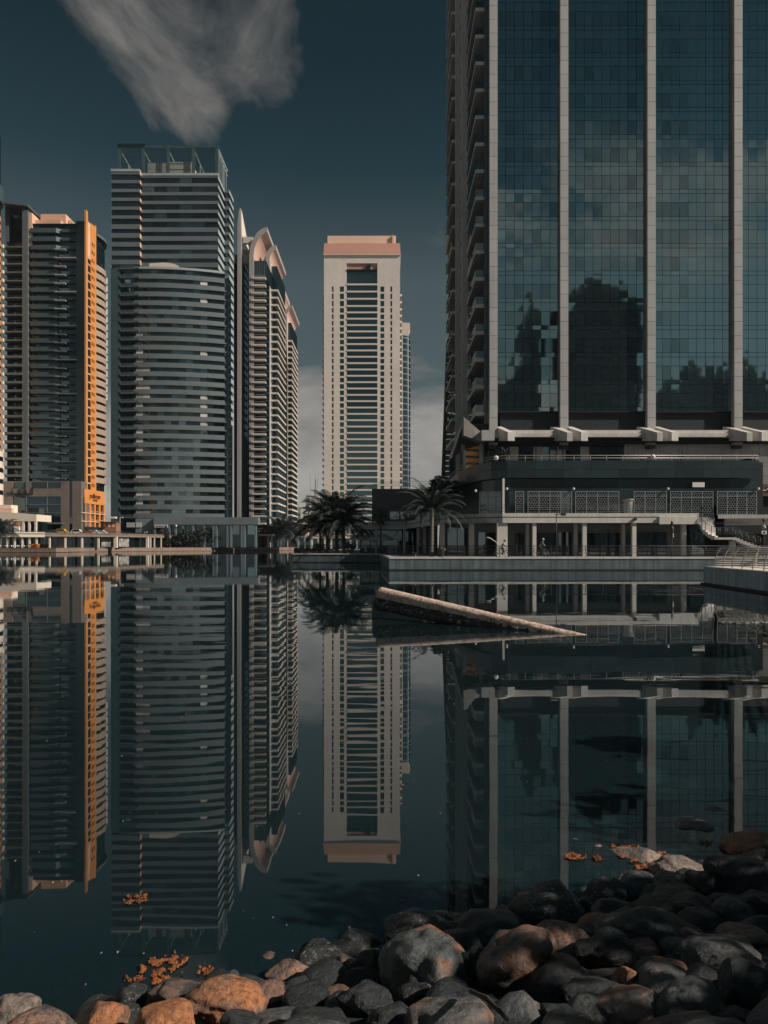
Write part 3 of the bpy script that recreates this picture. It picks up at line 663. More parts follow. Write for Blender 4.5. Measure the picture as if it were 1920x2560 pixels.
for ua, ub in wcols: bx('pier', T4, M['t4wall'], X4(ua) - .01, X4(ub) + .01, Y + .02, Y + 1.2, Z4(bands[0] + 5), Z4(637.5))
for i, v in enumerate(bands):
    nxt = bands[i+1] if i + 1 < len(bands) else v + 15.85
    bx('floor_band', T4, M['t4band'], X4(866.6), X4(943.4), Y - 0.25, Y + 1.0, Z4(v + 2.0), Z4(v - 1.8))
    bx('glazing', T4, M['t4glass'], X4(866.6), X4(943.4), Y + 0.75, Y + 0.9, Z4(nxt - 1.8), Z4(v + 2.0))
    for ua, ub in wcols:
        wz1, wz0 = Z4(v + 5), Z4(nxt + 0.6)
        bx('window', T4, M['t4glass'], X4(ua), X4(ub), Y + 0.7, Y + 0.8, wz0, wz1)
        if i: bx('spandrel', T4, M['t4band'], X4(ua) - .01, X4(ub) + .01, Y + .03, Y + 1.0, Z4(v + 5), Z4(v + 0.6))
    for s, ua, ub in ((0, 803.5, 810), (1, 1000, 1005.5)):
        if 715 < v < 1280:
            b_ = MB().box(X4(ua), X4(ub), Y + 6, Y + 22, Z4(v + 2.2), Z4(v - 2.2)).build('balcony', M['t4band'], T4)
            MB().box(X4(ua) + (0.9 if s == 0 else 0), X4(ub) - (0.9 if s else 0), Y + 7.2, Y + 20.8, Z4(nxt - 2.2), Z4(v + 2.2)).build('bay_window', M['t2glass'], b_)
bx('glazing', T4, M['t4glass'], X4(866.6), X4(943.4), Y + 0.75, Y + 0.9, Z4(709), Z4(675))
bx('ledge', T4, M['t1dark'], X4(866.6), X4(943.4), Y - 0.3, Y + 1.0, Z4(677), Z4(673.5))
bx('recess', T4, M['t4pink'], X4(866.6), X4(943.4), Y + 0.9, Y + 1.15, Z4(673), Z4(658))
bx('cradle', T4, M['t1dark'], X4(916), X4(926), Y - 0.2, Y + 0.6, Z4(673.3), Z4(662))
cr = MB(); zA, zB = Z4(637.4), Z4(606); xa, xb = X4(809), X4(1001.5)
cr.add([(xa, Y - 0.6, zA), (xb, Y - 0.6, zA), (xb, Y + 32.6, zA), (xa, Y + 32.6, zA), (xa + .3, Y + 1.2, zB), (xb - .3, Y + 1.2, zB), (xb - .3, Y + 31, zB), (xa + .3, Y + 31, zB)],
    [(0,3,2,1),(4,5,6,7),(0,1,5,4),(1,2,6,5),(2,3,7,6),(3,0,4,7)]).build('crown', M['t4pink'], T4)
bx('crown_edge', T4, M['t4band'], xa - .2, xb + .2, Y - 0.8, Y + 32.8, Z4(638.6), Z4(637.3))
M['t4pent'] = mat('peach_tile', (0.84, 0.60, 0.46), 0.6, 0.08, 0.08, seam=(1.3, 1.3), seamdark=0.8)
bx('penthouse', T4, M['t4pent'], X4(818), X4(990), Y + 3, Y + 28, Z4(606.2), Z4(584))
bx('plant_housing', T4, M['peach'], X4(980), X4(984.5), Y + 2, Y + 2.9, Z4(606.2), Z4(584.2))

# tower close behind it with a white cap; slim dark tower seen past the glass tower
Yb = 520.0
T6 = thing('banded_tower', 'slim dark banded tower with a white cap behind the beige tower', 'tower', (px(1006, Yb), Yb + 12, 1.3))
cxb, rb = px(1000, Yb), px(1027, Yb) - px(1000, Yb)
arc = [(cxb + rb*math.sin(a), Yb + rb - rb*math.cos(a)) for a in [R(-90 + 12*i) for i in range(19)]]
MB().strip(arc, 2.0, 1.3, pz(838, Yb)).build('shaft', M['t1dark'], T6)
for i in range(31):
    z = pz(845 + i*15, Yb)
    if z < 8: break
    MB().strip([(x*1.0 + (x-cxb)*0.006, y - 0.15) for x, y in arc], 0.3, z, z + 0.85).build('floor_band', M['t1grey'], T6)
for a in (12, 48): 
    MB().tube([(cxb + rb*math.sin(R(a)), Yb + rb - rb*math.cos(R(a)) - .1, z_) for z_ in (1.3, pz(840, Yb))], 0.4, 6).build('rib', M['t2side'], T6)
MB().slab([(px(1003, Yb), pz(846, Yb)), (px(1013, Yb), pz(846, Yb)), (px(1016, Yb), pz(835, Yb)), (px(1022, Yb), pz(828, Yb)), (px(1025.5, Yb), pz(820, Yb)), (px(1025, Yb), pz(805, Yb)), (px(1003, Yb), pz(804, Yb))], Yb + 2, Yb + 12).build('cap', M['cream'], T6)
Y5 = 300.0
T5 = thing('banded_tower', 'dark glass tower with thin pale floor lines beside the flank of the glass tower', 'tower', (px(1135, Y5), Y5 + 10, 1.3))
zz = [pz(v, Y5) for v in (1330, 826)]
MB().add([(px(1108, Y5), Y5, 1.3), (px(1175, Y5), Y5, 1.3), (px(1175, Y5), Y5 + 25, 1.3), (px(1108, Y5), Y5 + 25, 1.3), (px(1128, Y5), Y5, zz[1]), (px(1175, Y5), Y5, zz[1]), (px(1175, Y5), Y5 + 25, zz[1]), (px(1128, Y5), Y5 + 25, zz[1])],
    [(0,3,2,1),(4,5,6,7),(0,1,5,4),(1,2,6,5),(2,3,7,6),(3,0,4,7)]).build('shaft', M['t2glass'], T5)
for i in range(40):
    v = 835 + i*13.2
    if v > 1320: break
    ul = 1108 + 20*(1330 - v)/504
    bx('floor_line', T5, M['t2side'], px(ul, Y5) - .1, px(1175, Y5), Y5 - 0.25, Y5 - 0.003, pz(v + 1.1, Y5), pz(v - 1.1, Y5))

# ------------------------------------------------------------------ CURVED-FRONT TOWER (dark banded, roof screens)
Y = 336.0; fh = 4.0
def X2(u, y=Y): return px(u, y)
def Z2(v, y=Y): return pz(v, y)
T2 = thing('curved_front_tower', 'grey banded tower with a curved front and glass screens on its roof', 'tower', (X2(430), Y + 20, 1.3))
Yu = 348.0                                         # upper slab stands behind the curved front
def Xu(u): return px(u, Yu)
def Zu(v): return pz(v, Yu)
bx('upper_block', T2, M['t2glass'], Xu(282), Xu(352), Yu - 1.2, Yu + 23, 1.3, Zu(432))
bx('upper_block', T2, M['t2glass'], Xu(352), Xu(544), Yu + 0.4, Yu + 14, 1.3, Zu(436))
bx('upper_block', T2, M['t2glass'], Xu(352), px(571, Yu + 14), Yu + 14, Yu + 24, 1.3, Zu(446))
for i in range(29):
    v = 436 + i*22.05; z0 = Zu(v + 8.0); z1 = Zu(v)
    th = 8.0 if i < 6 else 11.5
    z0 = Zu(v + th)
    if i < 11:
        bx('spandrel', T2, M['t2band'], Xu(280.5), Xu(352), Yu - 1.6, Yu - 1.2, Zu(v - 4 + th), Zu(v - 4))
        bx('spandrel', T2, M['t2band'], Xu(352), Xu(545.5), Yu, Yu + 0.4, z0, z1)
        bx('spandrel_return', T2, M['peach'], Xu(352) - 0.02, Xu(353.5), Yu - 1.58, Yu - 0.003, Zu(v - 3 + th), Zu(v - 3))
        for k in range(6):
            ua = 354 + k*31.5; bx('window', T2, M['t2pane' if random.random() < 0.12 else 't2glass'], Xu(ua), Xu(ua + 31), Yu + 0.28, Yu + 0.36, Zu(v + 22.05), z0)
    # right flank: three short returns
    if i < 28:
        zt = Zu(v + 3); zb = Zu(v + 3 + th)
        bx('flank_spandrel', T2, M['t2side'], Xu(544), Xu(545.5), Yu + 0.2, Yu + 13.6, zb, zt)
        bx('flank_spandrel', T2, M['t2band'], Xu(545.5), px(573.5, Yu + 13.8), Yu + 13.6, Yu + 14, zb, zt)
        bx('flank_spandrel', T2, M['t2side'], px(571, Yu + 14), px(573.5, Yu + 14), Yu + 14, Yu + 24.3, zb, zt)
# roof parapet, screens, plant boxes
bx('parapet', T2, M['t2side'], Xu(280), Xu(352), Yu - 1.8, Yu + 0.5, Zu(433), Zu(427))
bx('parapet', T2, M['t2side'], Xu(352), Xu(546), Yu - 0.2, Yu + 1.2, Zu(439), Zu(433))
for k, (ua, ub) in enumerate([(293, 300), (352, 359), (415, 422), (478, 486), (537, 545)]):
    bx('screen_post', T2, M['t1teal'], Xu(ua), Xu(ub), Yu + 1, Yu + 1.6, Zu(434), Zu(360))
    bx('screen_post', T2, M['t2side'], Xu(ua) + 1.0, Xu(ua) + 1.4, Yu + 12, Yu + 12.4, Zu(434), Zu(380))
    MB().bar((Xu(ub) - .3, Yu + 1.6, Zu(374)), (Xu(ub) - .3, Yu + 22, Zu(374) - 1.5), 0.3, 0.5).build('screen_beam', M['t2side'], T2)
for k, (ua, ub) in enumerate([(300, 352), (359, 415), (422, 478), (486, 537)]):
    bx('screen_glass', T2, M['glassrail'], Xu(ua), Xu(ub), Yu + 1.2, Yu + 1.3, Zu(434), Zu(364))
    for j in range(1, 5): bx('screen_bar', T2, M['t1teal'], Xu(ua), Xu(ub), Yu + 1.32, Yu + 1.4, Zu(434 - j*14.5) - .08, Zu(434 - j*14.5) + .08)
bx('screen_beam', T2, M['t1dark'], Xu(292), Xu(360), Yu + 0.7, Yu + 1.9, Zu(364), Zu(357))
bx('screen_beam', T2, M['t1teal'], Xu(360), Xu(546), Yu + 0.9, Yu + 1.7, Zu(366), Zu(362))
MB().bar((Xu(544), Yu + 1.5, Zu(369)), (Xu(544), Yu + 22, Zu(369)), 0.4, 0.6).build('screen_beam', M['t2side'], T2)
for k in range(5): bx('screen_post', T2, M['t2side'], Xu(543.4), Xu(544.6), Yu + 3 + k*4, Yu + 3.3 + k*4, Zu(446), Zu(369))
bx('plant_room', T2, M['cream'], Xu(364), Xu(414), Yu + 3, Yu + 18, Zu(438), Zu(399))
bx('plant_room', T2, M['cream'], Xu(418), Xu(475), Yu + 2.5, Yu + 17, Zu(438), Zu(398))
bx('plant_room', T2, M['peach'], Xu(490), Xu(510), Yu + 4, Yu + 10, Zu(438), Zu(424))
bx('plant_room', T2, M['peach'], Xu(300), Xu(330), Yu + 4, Yu + 10, Zu(434), Zu(424))
# the curved front: spandrels and panes follow one arc
A_ = Vector((px(334, 333), 333.5)); B_ = Vector((px(561, 339), 339.5)); nrm = Vector(((B_-A_).y, -(B_-A_).x)).normalized(); NS = 16
def arcp(t, off=0.0): 
    p = A_.lerp(B_, t) + nrm * (3.4 * 4*t*(1-t)*0.62 + off); return (p.x, p.y)
ztop = pz(672, 333)
curve = [arcp(i/NS) for i in range(NS + 1)]
MB().strip([arcp(i/NS, -0.9) for i in range(NS+1)], 5.0, 1.3, ztop + 1.0).build('drum', M['t1dark'], T2)
nf = int((ztop - 12) / fh)
sp_me = MB().strip(curve, 0.5, 0, 2.15).mesh('spandrel', M['t2band'], (curve[0][0], curve[0][1], 0))
rngw = random.Random(11)
pm = {}
NP = 10
for seg in range(NP):
    p0 = arcp(0.02 + 0.79*seg/NP, -0.42); p1 = arcp(0.02 + 0.79*(seg+1)/NP, -0.42)
    for key in ('t2glass', 't2pane', 'blind'):
        d = (Vector(p1) - Vector(p0)); u_ = d.normalized()*0.05
        pm[(seg, key)] = (MB().strip([(p0[0] + u_.x, p0[1] + u_.y), (p1[0] - u_.x, p1[1] - u_.y)], 0.08, 0, fh - 2.2).mesh('pane', M[key], (p0[0], p0[1], 0)), p0)
for i in range(nf + 1):
    z = ztop - (i + 1)*fh
    if i: inst('spandrel', sp_me, T2, (curve[0][0], curve[0][1], z + fh - 0.2 - 0.0))
    for seg in range(NP):
        r_ = rngw.random()
        if seg == 0: key = 'blind' if (i > 6 and r_ < 0.75) else 't2glass'
        elif seg == 1: key = 'blind' if (i > 9 and r_ < 0.3) else 't2glass'
        elif seg < 5: key = 't2glass' if r_ < 0.85 else 't2pane'
        elif seg < 9: key = 't2pane' if r_ < 0.72 else 't2glass'
        else: key = 't2pane' if r_ < 0.5 else ('blind' if r_ < 0.72 else 't2glass')
        me, p0 = pm[(seg, key)]; inst('pane', me, T2, (p0[0], p0[1], z + 1.98))
    # balconies at both ends of the curve
    xl, xr = px(302, 333), px(348, 332)
    b_ = MB().prism([(xl, 332.6), (xr - 2.4, 332.0), (xr, 331.5), (xr, 332.3), (xr - 2.4, 334.5), (xl, 334.5)], z + fh - 0.3, z + fh + 0.35).build('balcony', M['t2band'], T2)
    MB().prism([(xl, 332.55), (xr - 2.4, 331.95), (xr - 2.4, 332.05), (xl, 332.65)], z + fh + 0.36, z + fh + 1.3).build('balcony_rail', M['t1teal'], b_)
    if i % 3 != 1:
        c0, c1 = arcp(0.82, 0.3), arcp(1.02, 0.6)
        MB().strip([c0, c1], 2.0, z + fh - 0.2, z + fh + 0.3).build('balcony', M['t2band'], T2)
bx('flank_panel', T2, M['t1teal'], px(279, 334), px(302, 334), 333.0, 354, 1.3, ztop + 0.2)
bx('dark_corner', T2, M['t1dark'], px(562, 340), px(570, 340), 341.5, 347, 1.3, Z2(684))
MB().strip([arcp(-0.24, -0.6)] + [arcp(i/NS, 0.5) for i in range(NS+1)], 4.0, ztop, ztop + 1.0).build('roof_edge', M['t2side'], T2)
cap = MB(); ca, cb_ = px(372, 336), px(452, 336); nn_ = 12
pl = [(ca + (cb_-ca)*i/nn_, ztop + 1.0 + 3.2*math.sqrt(max(0, 1 - ((i/nn_ - 0.42)/0.58)**2)) if i/nn_ > 0.42 else ztop + 4.2 - 1.0*(0.42 - i/nn_)) for i in range(nn_ + 1)]
cap.slab([(ca, ztop + 1.0)] + [(cb_, ztop + 1.0)] + pl[::-1][1:], 336.5, 341).build('roof_hood', M['cream'], T2)

# ------------------------------------------------------------------ LEFT TOWER with the ochre flank
Y = 290.0; fh1 = 21.2 / F * Y
def X1(u): return px(u, Y)
def Z1(v): return pz(v, Y)
T1 = thing('ochre_flank_tower', 'dark teal banded tower with a bright ochre flank and a hotel sign', 'tower', (X1(130), Y + 15, 1.3))
bx('wing_block', T1, M['t1dark'], X1(8), X1(57), Y + 3, Y + 22, 1.3, Z1(530))
bx('wing_pier', T1, M['t1grey'], X1(57), X1(71), Y - 0.5, Y + 20, 1.3, Z1(527))
bx('wing_frame', T1, M['t1grey'], X1(8), X1(17), Y + 1.5, Y + 20, Z1(600), Z1(512))
MB().slab([(X1(10), Z1(508)), (X1(74), Z1(516)), (X1(74), Z1(519)), (X1(10), Z1(512))], Y - 1.5, Y + 14).build('wing_canopy', M['t1grey'], T1)
for u in (42, 64): bx('canopy_post', T1, M['t1dark'], X1(u), X1(u + 2), Y, Y + 0.6, Z1(532), Z1(515))
bx('wing_window', T1, M['blind'], X1(24), X1(37), Y + 2.9, Y + 2.99, Z1(537), Z1(530))
bx('wing_window', T1, M['blind'], X1(44), X1(50), Y + 2.9, Y + 2.99, Z1(540), Z1(531))
bx('return', T1, M['peach'], X1(71), X1(78), Y + 0.6, Y + 12, Z1(612), Z1(530))
bx('main_block', T1, M['t1dark'], X1(71), X1(192), Y + 1.5, Y + 29, 1.3, Z1(557))
bx('dark_corner', T1, M['t1dark'], X1(192), X1(212), Y - 0.6, Y + 18, 1.3, Z1(554))
bx('main_roof', T1, M['t1dark'], X1(78), X1(212), Y + 1.0, Y + 20, Z1(559), Z1(556))
for i in range(31):
    v = 570 + i*21.2
    if v > 1200: break
    bx('spandrel', T1, M['t1teal'], X1(75), X1(140), Y, Y + 1.5, Z1(v + 11), Z1(v))
    MB().prism([(X1(140), Y), (X1(148 if 2 < i < 16 else 152), Y + 1.5), (X1(140), Y + 1.5)], Z1(v + 11), Z1(v)).build('spandrel', M['t1teal'], T1)
    bx('spandrel', T1, M['t1teal'], X1(152), X1(192), Y + 0.5, Y + 1.5, Z1(v + 9), Z1(v + 1))
    if i >= 2:
        ue = 192 if i % 4 == 3 else 165
        bx('balcony', T1, M['t2side' if i < 10 else 't2band'], X1(138), X1(ue), Y - 1.0, Y + 0.45, Z1(v + 13.4), Z1(v + 11.4))
    if v > 600:
        wb = bx('wing_balcony', T1, M['t1grey'], X1(8), X1(57), Y - 0.6, Y + 3, Z1(v + 7.5), Z1(v + (1.5 if i > 14 else 4)))
        if i <= 14: bx('balcony_rail', T1, M['rail'], X1(8), X1(57), Y - 0.55, Y - 0.5, Z1(v - 1), Z1(v))
        wn = bx('wing_window', T1, M['t2pane'], X1(29), X1(36), Y + 2.9, Y + 2.99, Z1(v + 1), Z1(v - 9))
    if v > 600: bx('wing_blade', T1, M['cream'], X1(2), X1(14), Y - 2.0, Y - 1.0, Z1(v + 11), Z1(v + 3))
# roof boxes
MB().box(X1(84), X1(148), Y + 6, Y + 18, Z1(557), Z1(518)).build('plant_room', M['peach'], T1)
MB().box(X1(79), X1(142), Y + 3.5, Y + 5.9, Z1(557), Z1(540)).build('plant_room', M['peach'], T1)
MB().slab([(X1(150), Z1(556)), (X1(176), Z1(556)), (X1(176), Z1(550)), (X1(154), Z1(527)), (X1(150), Z1(527))], Y + 8, Y + 16).build('plant_room', M['peach'], T1)
# ochre flank: fin, recess with balconies, window pier, curved banded face
xr = X1(212)
bx('ochre_fin', T1, M['orange'], xr, X1(216), Y - 0.3, Y + 1.5, 1.3, Z1(525))
bx('ochre_recess', T1, M['t1dark'], X1(205), X1(214), Y + 1.5, Y + 4.5, 1.3, Z1(640))
bx('ochre_back', T1, M['peach'], X1(205), X1(215), Y + 1.5, Y + 4.4, Z1(640), Z1(548))
pier = bx('ochre_pier', T1, M['orange'], X1(200), X1(216), Y + 4.5, Y + 9.0, 1.3, Z1(545))
bx('ochre_pier', T1, M['orange'], X1(202), X1(215.4), Y + 9.0, Y + 10.2, 1.3, Z1(538))
for i in range(31):
    v = 590 + i*21.2
    if v > 1220: break
    if v > 625: bx('recess_slab', T1, M['peach'], X1(208), X1(215.5), Y + 1.5, Y + 4.5, Z1(v + 3), Z1(v))
    for yy in (5.3, 7.1):
        bx('window', T1, M['t1dark'], X1(214), X1(216) + 0.04, Y + yy, Y + yy + 0.85, Z1(v + 10), Z1(v + 1))
M['tan'] = mat('tan_band', (0.36, 0.27, 0.21), 0.6, 0.12, 0.2)
cf = [(X1(215.4) + 0.0 + 1.2*math.sin(math.pi*i/10) - 3.0*(i/10)**3, Y + 10.2 + i*1.55) for i in range(11)]
MB().strip([(x - 0.8, y) for x, y in cf], 4.0, 1.3, Z1(560)).build('curved_face', M['t1dark'], T1)
cfm = MB().strip(cf, 0.7, 0, 2.2).mesh('curved_band', M['tan'], (cf[0][0], cf[0][1], 0))
for i in range(30):
    z = Z1(650 + i*21.2)
    if z < 25: break
    inst('curved_band', cfm, T1, (cf[0][0], cf[0][1], z))
MB().strip([(x + 0.4, y) for x, y in cf], 1.0, Z1(562), Z1(556)).build('curved_canopy', M['t1grey'], T1)
for i in range(16):
    z = Z1(640 + i*21.2); x, y = cf[-1]
    MB().prism([(x - 2, y - 0.5), (x + 1.0, y + 2.2), (x - 3, y + 4)], z - 1.2, z + 1.4).build('corner_blade', M['t2side'], T1)
bx('corner_strip', T1, M['t2side'], cf[-1][0] - 2, cf[-1][0] + 0.3, cf[-1][1] + 0.3, cf[-1][1] + 2, 20, Z1(960))
# base storeys: brown frame with large windows, ochre grid block with the sign
Yb1 = Y - 6
def Xb(u): return px(u, Yb1)
def Zb(v): return pz(v, Yb1)
B1 = thing('brown_base_building', 'brown stone base block of the ochre-flanked tower with big dark windows', 'building', (Xb(90), Yb1 + 2, 1.3))
bx('wall', B1, M['brown'], Xb(8), Xb(203), Yb1 + 0.6, Yb1 + 5.5, 1.3, Zb(1203))
for (a, b, c, d) in [(8, 31, 1400, 1203), (31, 152, 1241, 1221), (152, 172, 1400, 1203), (181, 203, 1400, 1203)]:
    bx('cladding', B1, M['brown'], Xb(a), Xb(b), Yb1, Yb1 + 0.6, max(1.3, Zb(c)), Zb(d))
bx('slot', B1, M['t1dark'], Xb(172), Xb(181), Yb1 + 0.4, Yb1 + 0.55, 1.3, Zb(1203))
for r_, (va, vb) in enumerate([(1241, 1260.5), (1262, 1281.5), (1283, 1306), (1308, 1330)]):
    for (ua, ub) in [(31, 65), (66, 117), (118, 152)]:
        wn = MB().box(Xb(ua), Xb(ub), Yb1 + 0.45, Yb1 + 0.55, Zb(vb), Zb(va)).build('window', M['t1dark'], B1)
    bx('transom', B1, M['t1grey'], Xb(29), Xb(157), Yb1 - 0.1, Yb1 + 0.4, Zb(vb + 1.5), Zb(vb))
for u in (65, 117): bx('mullion', B1, M['t1grey'], Xb(u), Xb(u + 1.6), Yb1 + 0.05, Yb1 + 0.4, Zb(1330), Zb(1203))
for (ua, ub) in [(35, 65), (80, 117), (119, 150)]: bx('window', B1, M['t1dark' if ua > 40 else 't1teal'], Xb(ua), Xb(ub), Yb1 + 0.45, Yb1 + 0.58, Zb(1220), Zb(1205))
bx('canopy', B1, M['t1grey'], Xb(100), Xb(160), Yb1 - 2, Yb1 + 0.2, Zb(1310.5), Zb(1308))
sg = MB(); zq = Zb(1230)
sg.tube([(Xb(19), Yb1 - .15, zq), (Xb(22), Yb1 - .15, zq - 1.0), (Xb(28), Yb1 - .15, zq - .9), (Xb(30), Yb1 - .15, zq + .5), (Xb(33), Yb1 - .15, zq - .7), (Xb(45), Yb1 - .15, zq - .8), (Xb(49), Yb1 - .15, zq + 1.0), (Xb(52), Yb1 - .15, zq - .8), (Xb(60), Yb1 - .15, zq - .8), (Xb(63), Yb1 - .15, zq + 1.2), (Xb(66), Yb1 - .15, zq - .7), (Xb(80), Yb1 - .15, zq - .7)], 0.3, 6)
sg.tube([(Xb(81), Yb1 - .15, zq - .8), (Xb(81), Yb1 - .15, zq + 1.6)], 0.3, 6); sg.tube([(Xb(57), Yb1 - .15, zq + 1.4), (Xb(59), Yb1 - .15, zq + 1.6)], 0.3, 6); sg.tube([(Xb(34), Yb1 - .15, zq + 1.8), (Xb(36), Yb1 - .15, zq + 1.8)], 0.3, 6)
for k in range(9): sg.box(Xb(35 + k*3.7), Xb(37.6 + k*3.7), Yb1 - .25, Yb1 - .02, Zb(1239), Zb(1236.5 if k % 3 else 1235.5))
sg.build('arabic_sign', M['t1dark'], B1)
# ochre grid block
O1 = thing('ochre_grid_building', 'bright ochre block with a grid of dark windows and a hotel name', 'building', (Xb(240), Yb1 + 10, 1.3))
Yo = Yb1 + 2
def Xo(u): return px(u, Yo)
def Zo(v): return pz(v, Yo)
oa = Vector((Xo(211), Yo)); ob = Vector((px(262, Yo + 17), Yo + 17)); od = (ob - oa)
def op(t, off=0.0):
    n_ = Vector((od.y, -od.x)).normalized()*off; p = oa + od*t + n_; return (p.x, p.y)
def owall(name, t0, t1, z0, z1, m, o0=0.0, th=0.8, par=None):
    return MB().strip([op(t0, o0), op(t1, o0)], th, z0, z1).build(name, m, par or O1)
owall('sign_band', 0, 1.0, Zo(1258), Zo(1222), M['orange'])
owall('wall', 0.02, 0.98, 1.3, Zo(1258), M['t1dark'], -1.2, 6)
for k in range(5): owall('pier', 0.02 + k*0.235, 0.095 + k*0.235, 1.3, Zo(1258), M['orange'], -0.1)
for v in (1281, 1302, 1331): owall('floor_beam', -0.12, 1.04, Zo(v + 2.0), Zo(v), M['peach'], 0.12)
for r_, (va, vb) in enumerate([(1260, 1279), (1283, 1301), (1305, 1330)]):
    for k in range(4):
        owall('window', 0.10 + k*0.235, 0.25 + k*0.235, Zo(vb), Zo(va), M['t2glass'], -0.9, 0.1)
        owall('sill', 0.10 + k*0.235, 0.25 + k*0.235, Zo(vb - 2.4), Zo(vb - 3.2), M['cream'], -0.5, 0.2)
bx('side_wall', O1, M['brown'], Xo(200), Xo(211), Yo, Yo + 8, 1.3, Zo(1222))
bx('side_window', O1, M['t1dark'], Xo(206), Xo(211) + 0.02, Yo - 0.02, Yo + 0.1, Zo(1331), Zo(1243))
def text(s, parent, size, loc, rotz, m, ext=0.05):
    cu = bpy.data.curves.new('lettering', 'FONT'); cu.body = s; cu.size = size; cu.extrude = ext; cu.align_x = 'CENTER'
    tmp = bpy.data.objects.new('tmp', cu); C.objects.link(tmp); dg = bpy.context.evaluated_depsgraph_get()
    me = bpy.data.meshes.new_from_object(tmp.evaluated_get(dg)); bpy.data.objects.remove(tmp); me.materials.clear(); me.materials.append(m)
    o = bpy.data.objects.new('lettering', me); C.objects.link(o); o.parent = parent; o.location = Vector(loc) - ORG[parent.name]; o.rotation_euler = (R(90), 0, rotz); return o
ang = math.atan2(od.y, od.x)
M['ink'] = mat('sign_ink', (0.10, 0.05, 0.03), 0.6)
p_ = op(0.5, 0.15); text('pullman', O1, 2.9, (p_[0], p_[1], Zo(1243)), ang, M['ink']); text('HOTELS', O1, 1.1, (p_[0], p_[1], Zo(1250)), ang, M['ink'])

